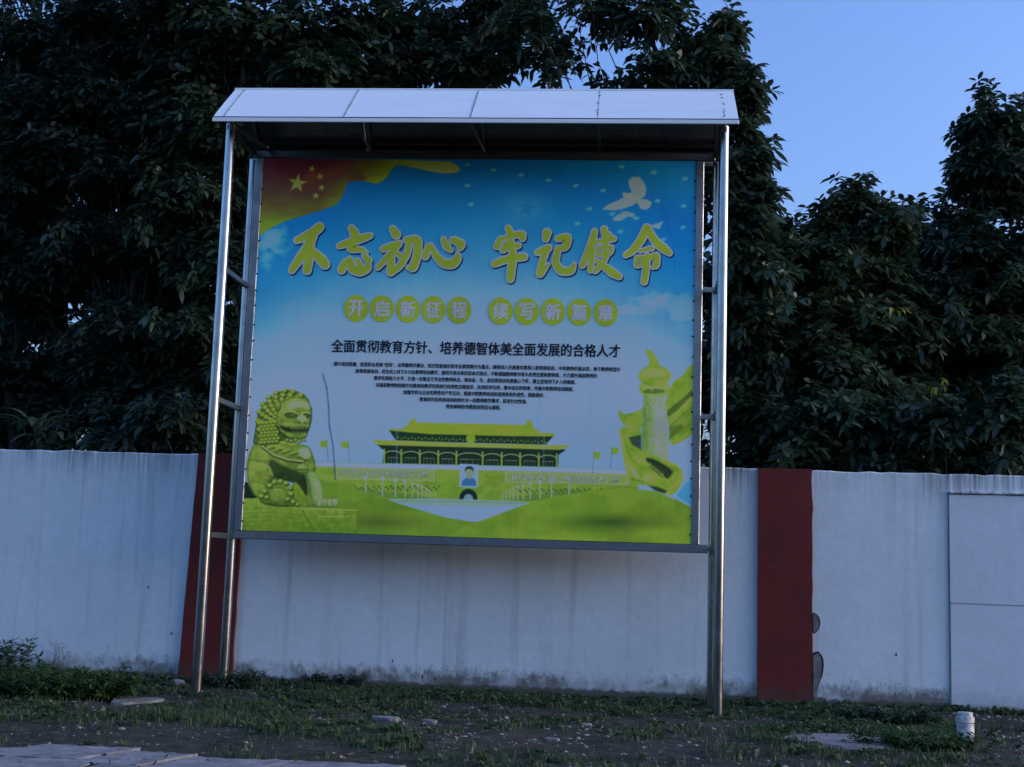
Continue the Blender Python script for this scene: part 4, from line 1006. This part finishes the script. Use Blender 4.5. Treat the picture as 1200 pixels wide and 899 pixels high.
# palm at the top left, feathery fronds against the sky
palm = empty('palm_tree', (W(70, 560, 8.)[0], 8., 0), 'palm with feathery fronds against the sky at the upper left', 'palm tree')
pc = W(78, -6, 8.); pb = np.array([W(70, 560, 8.)[0], 8., 0]); pr = pc-pb
tb = MB(); tb.tube([(0,0,-.3), tuple(pr*.5+np.array([.06,0,0])), tuple(pr)], [.16,.12,.13], 12); tb.build('trunk', M_bark, palm, True)
def frond(az, el, L, seed):
    r = random.Random(seed); V = []; Fc = []; p = np.array([0,0,0.]); ce = el; prev = None
    pts = []
    for k in range(30):
        d = np.array([math.cos(az)*math.cos(ce), math.sin(az)*math.cos(ce), math.sin(ce)]); p = p+d*L/30; ce -= .062; pts.append((p.copy(), d))
    mb = MB(); mb.tube([q[0] for q in pts[::5]]+[pts[-1][0]], [.018,.015,.013,.01,.008,.006,.004], 5)
    for k, (q, d) in enumerate(pts[3:]):
        s_ = np.cross(d, [0,0,1.]); s_ /= np.linalg.norm(s_)
        for sg in (-1, 1):
            ln = .55*math.sin(math.pi*(k+4)/33.)+.08; t_ = q+s_*sg*ln*.75+d*ln*.45+np.array([0,0,-ln*r.uniform(.3,.6)]); w_ = d*.018
            mb.add([q-w_, q+w_, (q+t_)/2+w_*1.3+np.array([0,0,.05]), (q+t_)/2-w_*1.3+np.array([0,0,.05]), t_], [(0,1,2,3),(3,2,4)], 0)
    return mb
for k in range(13):
    o = frond(k*2*math.pi/13+.2, random.Random(k).uniform(.1, 1.1), 2.5, k).build('frond', M_leaf2, palm); o.location = tuple(pr)

# ------------------------------------------------------------ ground cover and small things
def blades(name, pts, hgt, wid, M, seed, label, cat, lean=.5):
    r = np.random.default_rng(seed); n = len(pts); az = r.random(n)*6.283; ln = r.random(n)*lean
    h = hgt*r.uniform(.4, 1.3, n)*(.55+1.5*np.clip(fbm(pts[:,0]*1.6, pts[:,1]*1.6, 77, 3)-.25, 0, 1)**1.0); d = np.stack([np.cos(az), np.sin(az), 0*az], 1); s_ = np.stack([-np.sin(az), np.cos(az), 0*az], 1)*(wid*r.uniform(.6,1.3,n))[:,None]
    b0 = pts; m1 = b0+d*(ln*h*.35)[:,None]; m1[:,2] += h*.6; t1 = b0+d*(ln*h*1.1)[:,None]; t1[:,2] += h*(1-.25*ln)
    V = np.stack([b0-s_, b0+s_, m1+s_*.8, m1-s_*.8, t1], 1).reshape(-1,3); i0 = (np.arange(n)*5)[:,None]
    Fc = np.concatenate([i0+np.array([0,1,2]), i0+np.array([0,2,3]), i0+np.array([3,2,4])], 0)
    o = leaves_obj(name, V, Fc, np.repeat(np.clip(r.normal(.35,.3,n), 0, 1), 5), M, None)
    return tag(o, label, cat, kind='stuff')
def scatter(n, x0, x1, y0, y1, f, seed):
    r = np.random.default_rng(seed); X = r.uniform(x0, x1, n); Y = r.uniform(y0, y1, n); k = r.random(n) < f(X, Y); X, Y = X[k], Y[k]
    return np.stack([X, Y, gh(X, Y)-.004], 1)
def grass_density(X, Y):
    """thick along the wall foot, patchy further out, bare near the pavers"""
    u, v = PX(np.stack([X, Y, 0*X], -1))
    base = np.interp(Y, [-6, -4.6, -3.2, -1.5, .2, .9, 1.6], [.04, .14, .34, .5, .8, 1., 1.])
    n_ = fbm(X*1.2, Y*1.2, 61, 4); n2 = fbm(X*4, Y*4, 62, 3)
    d = base*np.clip((n_-.36)*4.2, 0, 1.3)*np.clip((n2-.3)*3, 0, 1)
    for px, py, rx, ry, a_ in ((200,838,130,14,.8),(1010,862,150,22,.8),(930,830,120,16,.8),(60,805,120,24,1.),(330,855,70,14,.5),(520,815,300,9,.7),(1080,875,70,24,.9),(450,870,60,12,.35),(760,828,120,10,.6)):
        d += a_*np.clip(1.1-np.hypot((u-px)/rx, (v-py)/ry), 0, .9)*np.clip((n2-.28)*3, .1, 1)
    for px, py, rx, ry in ((150,826,42,12),(985,870,60,12),(640,865,120,16),(1170,868,60,26),(150,862,200,10),(560,842,90,7)):
        d *= np.clip(np.hypot((u-px)/rx, (v-py)/ry)-.35, .06, 1)
    ed = [G(q, w) for q, w in ((-260,868),(0,875.5),(100,874.5),(208,886.5),(330,893),(470,898),(480,930))]
    d = np.where((Y < np.interp(X, [e[0] for e in ed], [e[1] for e in ed])-.02) & (X < ed[-1][0]), d*.02, d)
    for X0 in (-PW, PW): d = d+.9*np.exp(-((X-X0)/.22)**2-((Y-.02)/.16)**2)
    return d
pts = scatter(520000, -7.5, 7.5, -6.5, 1.56, lambda X, Y: grass_density(X, Y)*.9, 71)
blades('grass', pts, .06, .004, M_grass, 72, 'short patchy grass along the foot of the wall and over the soil', 'grass')
# creeping broad-leaved weeds
pts = scatter(34000, -7.5, 7.5, -5.5, 1.55, lambda X, Y: grass_density(X, Y)*.35+np.where(Y > 1.15, .35, 0), 73)
pts[:,2] += np.random.default_rng(1).random(len(pts))*.035+.01
V_, F_, T_ = leaf_cloud(pts, np.tile([0,0,1.], (len(pts),1)), 5, .045, .045*1.5, 74, .25)
tag(leaves_obj('ground_weeds', V_, F_, T_, M_grass, None), 'low creeping weeds mixed into the grass', 'weeds', kind='stuff')
# gravel and litter
def pebbles(name, n, f, smin, smax, M, seed, label, cat):
    P_ = scatter(n, -7.5, 7.5, -6.6, 1.5, f, seed); r = np.random.default_rng(seed); m_ = len(P_)
    ico = np.array([(0,0,1),(.9,0,.3),(.28,.85,.3),(-.72,.53,.3),(-.72,-.53,.3),(.28,-.85,.3),(0,0,-.6)]); fc = np.array([(0,1,2),(0,2,3),(0,3,4),(0,4,5),(0,5,1),(6,2,1),(6,3,2),(6,4,3),(6,5,4),(6,1,5)])
    s_ = (smin+(smax-smin)*r.random(m_)**2.5)[:,None,None]*r.uniform(.6,1.3,(m_,1,3))*np.array([1,1,.55]); a = r.random(m_)*6.28
    V = ico[None]*s_*r.uniform(.8,1.2,(m_,7,1)); V = np.stack([V[...,0]*np.cos(a)[:,None]-V[...,1]*np.sin(a)[:,None], V[...,0]*np.sin(a)[:,None]+V[...,1]*np.cos(a)[:,None], V[...,2]], -1)+P_[:,None]
    return tag(mesh_np(name, V.reshape(-1,3), (np.arange(m_)[:,None,None]*7+fc[None]).reshape(-1,3), M, None), label, cat, kind='stuff')
pebbles('gravel', 26000, lambda X, Y: .12+.75*np.clip((fbm(X*1.5, Y*1.5, 81)-.45)*5, 0, 1)*np.where(Y < .8, 1, .3), .006, .022, M_cement, 82, 'small grey gravel strewn over the soil', 'gravel')
pebbles('pale_chippings', 7000, lambda X, Y: np.clip(np.clip((fbm(X*1.3+5, Y*1.3, 85)-.42)*3, 0.03, 1)*np.where(Y < .6, 1, .2)+.8*(X > 5.0)+.9*np.exp(-((X+.5)/1.1)**2-((Y+1.6)/.45)**2)+.9*np.exp(-((X+4.6)/.5)**2-((Y+1.3)/.4)**2), 0, 1), .008, .036, M_stone, 86, 'pale chippings and grit scattered over the soil', 'gravel')
pts = scatter(5200, -7.5, 7.5, -6, 1.4, lambda X, Y: .25+.75*(X > 5.2)+.3*(X < -4), 87); pts[:,2] += .008
V_, F_, T_ = leaf_cloud(pts, np.random.default_rng(3).normal(0,.3,(len(pts),3))+[0,0,1], 1, .07, .028, 88, .1)
tag(leaves_obj('leaf_litter', V_, F_, T_, M_litter, None), 'dry fallen leaves lying on the soil', 'leaves', kind='stuff')

def rock(name, px, py, w_, d_, h_, M, label, cat, seed, flat=False, group=None):
    import bmesh
    r = random.Random(seed); bm = bmesh.new(); bmesh.ops.create_icosphere(bm, subdivisions=3, radius=1)
    ph = [r.uniform(0,6.28) for _ in range(9)]
    for v in bm.verts:
        c = v.co; k = 1+.16*math.sin(2.3*c.x+ph[0])+.14*math.sin(3.1*c.y+ph[1])*math.cos(2*c.x+ph[2])+.05*math.sin(9*c.x+ph[3])*math.sin(8*c.y+ph[4])+.03*math.sin(17*c.y+ph[5])
        z = c.z
        if flat: z = max(min(z*2.2, .55+.05*math.sin(7*c.x+ph[6])*math.sin(5*c.y+ph[7])), -1)
        v.co = (c.x*k*w_/2, c.y*k*d_/2, z*h_*(1 if flat else k))
    me = bpy.data.meshes.new(name); bm.to_mesh(me); bm.free(); me.materials.append(M)
    if False: me.polygons.foreach_set('use_smooth', np.ones(len(me.polygons), bool))
    o = bpy.data.objects.new(name, me); link(o); p = G(px, py); o.location = (p[0], p[1], float(gh(p[0], p[1]))+h_*.12); o.rotation_euler.z = r.uniform(-.4,.4)
    return tag(o, label, cat, group)
rock('concrete_slab', 157, 822, .36, .55, .045, M_cement, 'broken grey concrete slab lying in grass left of the front left pole', 'slab', 1, True)
rock('concrete_slab', 978, 871, .95, .8, .055, M_conc, 'flat pale concrete slab sunk in soil right of the notice board', 'slab', 2, True)
rock('stone_block', 207, 802, .2, .14, .05, M_stone, 'pale stone block at the foot of the left pilaster', 'stone', 3)
for i, (px, py, w_, lb) in enumerate(((452,842,.26,'flat pale stone in a row of rubble below the left half of the board'),(503,842,.16,'small pale stone right of the flat rubble stone'),(646,865,.13,'small pale flat stone alone on bare soil below the board centre'),
    (673,846,.07,'chalky lump, left one of the white pair below the board'),(687,849,.09,'chalky lump, right one of the white pair below the board'),(143,856,.06,'small white stone on bare soil left of the front left pole'),
    (262,842,.12,'greyish stone in grass just right of the front left pole'),(22,835,.07,'white pebble in the cluster at the left edge'),(347,848,.08,'pale stone in thin grass under the left half of the board'),(856,884,.07,'pale pebble near the bottom edge below the right poles'))):
    rock('stone', px, py, w_, w_*.7, w_*.2, M_conc if w_ > .1 else M_stone, lb, 'stone', 20+i, w_ > .1, 'loose pale stones on the soil')
# dark plastic bag by the wall
rock('plastic_bag', 1030, 843, .36, .24, .10, M_black, 'crumpled black plastic bag against the wall foot right of the red pilaster', 'bag', 41)
# pavers along the near left edge
pv = empty('paved_strip', (0,0,0), 'row of worn pale concrete pavers along the bottom left edge', 'paving')
pe = G(0, 877)[1]
slabs = [-7.6, -6.5, -5.45, -4.4, -3.55, -2.35, -1.2, -.2]
R_ = random.Random(4)
xc = [G(p, 888)[0] for p in (-260,-150,-20,118,208,335,470)]
for i in range(len(xc)-1):
    x0, x1 = xc[i]+.02, xc[i+1]-.02
    edge_n = [G(-260,868),G(0,875.5),G(100,874.5),G(208,886.5),G(330,893),G(470,898)]
    for row in range(2):
        ytop = float(np.interp((x0+x1)/2, [e[0] for e in edge_n], [e[1] for e in edge_n])) if row == 0 else None
        if row == 0: y1 = ytop; y0 = y1-.62
        else: y1 = ytop_prev-.645; y0 = y1-.9
        if row == 0: ytop_prev = ytop
        # skewed, chipped outline
        n_ = 10; out_ = []
        for k in range(n_): t = k/n_; out_.append((x0+(x1-x0)*t-.1, y0+R_.uniform(-.01,.01)))
        for k in range(n_): t = k/n_; out_.append((x1-.1+.22*t+R_.uniform(-.008,.008), y0+(y1-y0)*t))
        for k in range(n_): t = k/n_; out_.append((x1+.12-(x1-x0)*t, y1+R_.uniform(-.06,.03)))
        for k in range(n_): t = k/n_; out_.append((x0+.12-.22*t+R_.uniform(-.008,.008), y1-(y1-y0)*t))
        zt = .012+R_.uniform(-.003,.003); m_ = len(out_)
        V_ = [(x, y, zt) for x, y in out_]+[(x, y, -.06) for x, y in out_]
        mesh_np('paver', V_, [tuple(range(m_))]+[(k, k+m_, (k+1)%m_+m_, (k+1)%m_) for k in range(m_)], M_pave, pv)
# white plastic jar
M_jar = mat('white_plastic', (.72,.72,.72), .35, 0, .5); n = N(M_jar); n.col(n.mix(n.ramp(n.noise(n.coord('Object', (1,1,1)), 14, 4), [(.4, n.g(0)),(.62, n.g(1))]), (.70,.71,.71), (.36,.36,.34)))
jp = G(1132, 871)
jar = empty('plastic_jar', (jp[0], jp[1], float(gh(jp[0], jp[1]))), 'white plastic jar with screw lid standing on soil at the lower right', 'jar'); jar.rotation_euler = (-.03, -.02, 0)
def lathe(prof, n=28):
    V_ = []; Fc = []
    for r_, z in prof: V_ += [(r_*math.cos(2*math.pi*k/n), r_*math.sin(2*math.pi*k/n), z) for k in range(n)]
    for i in range(len(prof)-1):
        for k in range(n): Fc.append((i*n+k, i*n+(k+1)%n, (i+1)*n+(k+1)%n, (i+1)*n+k))
    Fc.append(tuple(range(n))[::-1]); Fc.append(tuple((len(prof)-1)*n+k for k in range(n))); return V_, Fc
js = (jp[1]-CAM[1])/F
V_, Fc = lathe([(8.6*js,0),(9.2*js,.8*js),(9.4*js,18*js),(9.6*js,21*js),(9.3*js,21.6*js)]); mesh_np('jar_body', V_, Fc, M_jar, jar, smooth=False)
V_, Fc = lathe([(9.9*js,22.2*js),(10.2*js,22.8*js),(10.1*js,28.6*js),(8.6*js,29.2*js),(8.4*js,33*js),(7.6*js,33.8*js)]); mesh_np('jar_lid', V_, Fc, M_jar, jar)
# feathery weed clump at the left edge
def weed(name, px, py, spread, h_, n, seed, label, M=M_weed, lf=.05):
    r = np.random.default_rng(seed); p = G(px, py); root = empty(name, (p[0], p[1], 0), label, 'plant', 'weeds along the wall foot')
    cs = []; ds = []; sb = MB()
    for k in range(n):
        a = r.random()*6.28; q = np.array([math.cos(a)*spread*r.random()**.6, math.sin(a)*.35*spread*r.random()**.6, 0]); hh = h_*r.uniform(.55, 1.1)
        tip = q*1.25+np.array([r.normal(0,.05), r.normal(0,.04), hh]); sb.tube([q, (q+tip)/2+np.array([0,0,.02]), tip], [.004,.003,.0015], 4)
        for j in range(9): t = .2+.8*j/8; cs.append(q*(1-t)+tip*t+r.normal(0,.012,3)); ds.append(r.normal(0,.4,3)+[0,0,1])
    V_, F_, T_ = leaf_cloud(np.array(cs), np.array(ds), 6, lf, lf*.28, seed, .3); leaves_obj('foliage', V_, F_, T_, M, root); sb.build('stems', M, root); return root
weed('weed_clump', 30, 816, .95, .25, 170, 91, 'bright feathery green weed clump at the left edge below the wall', lf=.075)
weed('weed_clump', 2, 802, .30, .42, 22, 92, 'taller dark weed at the very left edge against the wall', M_leaf, .09)
weed('weed_clump', 92, 812, .4, .2, 40, 93, 'low green weed between the feathery clump and the concrete slab', lf=.06)
weed('weed_clump', 1045, 848, .4, .12, 40, 94, 'low dark weeds beside the black plastic bag', M_leaf, .06)
weed('weed_clump', 395, 806, .3, .13, 26, 95, 'small weeds at the wall foot right of the left rear pole', M_leaf, .06)
weed('weed_clump', 268, 806, .3, .16, 30, 96, 'small dark weeds around the base of the left rear pole', M_leaf, .06)
weed('weed_clump', 1080, 878, .5, .12, 50, 97, 'grassy green weeds left of the white jar', M_weed, .06)
def stalks(px, py, n, h_, seed, label):
    r = random.Random(seed); p = G(px, py); root = empty('dry_stalk', (p[0], p[1], 0), label, 'plant', 'thin dry stalks against the wall')
    for k in range(n):
        sb = MB(); b0 = Vector((r.uniform(-.12,.12), r.uniform(-.03,.03), -.02)); t0 = b0+Vector((r.uniform(-.1,.1), 0, h_*r.uniform(.6,1)))
        md = (b0+t0)/2+Vector((r.uniform(-.02,.02),0,0)); sb.tube([b0, md, t0], [.0035,.003,.0015], 5)
        for j in range(4): e = md.lerp(t0, r.random()); sb.tube([e, e+Vector((r.uniform(-.12,.12), r.uniform(-.03,.03), r.uniform(.0,.12)))], [.002,.001], 4)
        sb.build('stalk', M_litter, root)
stalks(68, 792, 4, .48, 1, 'thin dry weed stalks rising against the white wall at the left')
stalks(104, 790, 2, .16, 2, 'short dark weed stalk left of the left pilaster')
stalks(815, 822, 3, .15, 3, 'thin grass stalks against the wall left of the right poles')
stalks(880, 826, 3, .22, 4, 'thin grass stalks beside the foot of the right pilaster')
stalks(1040, 832, 3, .2, 5, 'dry stalks against the wall above the black bag')
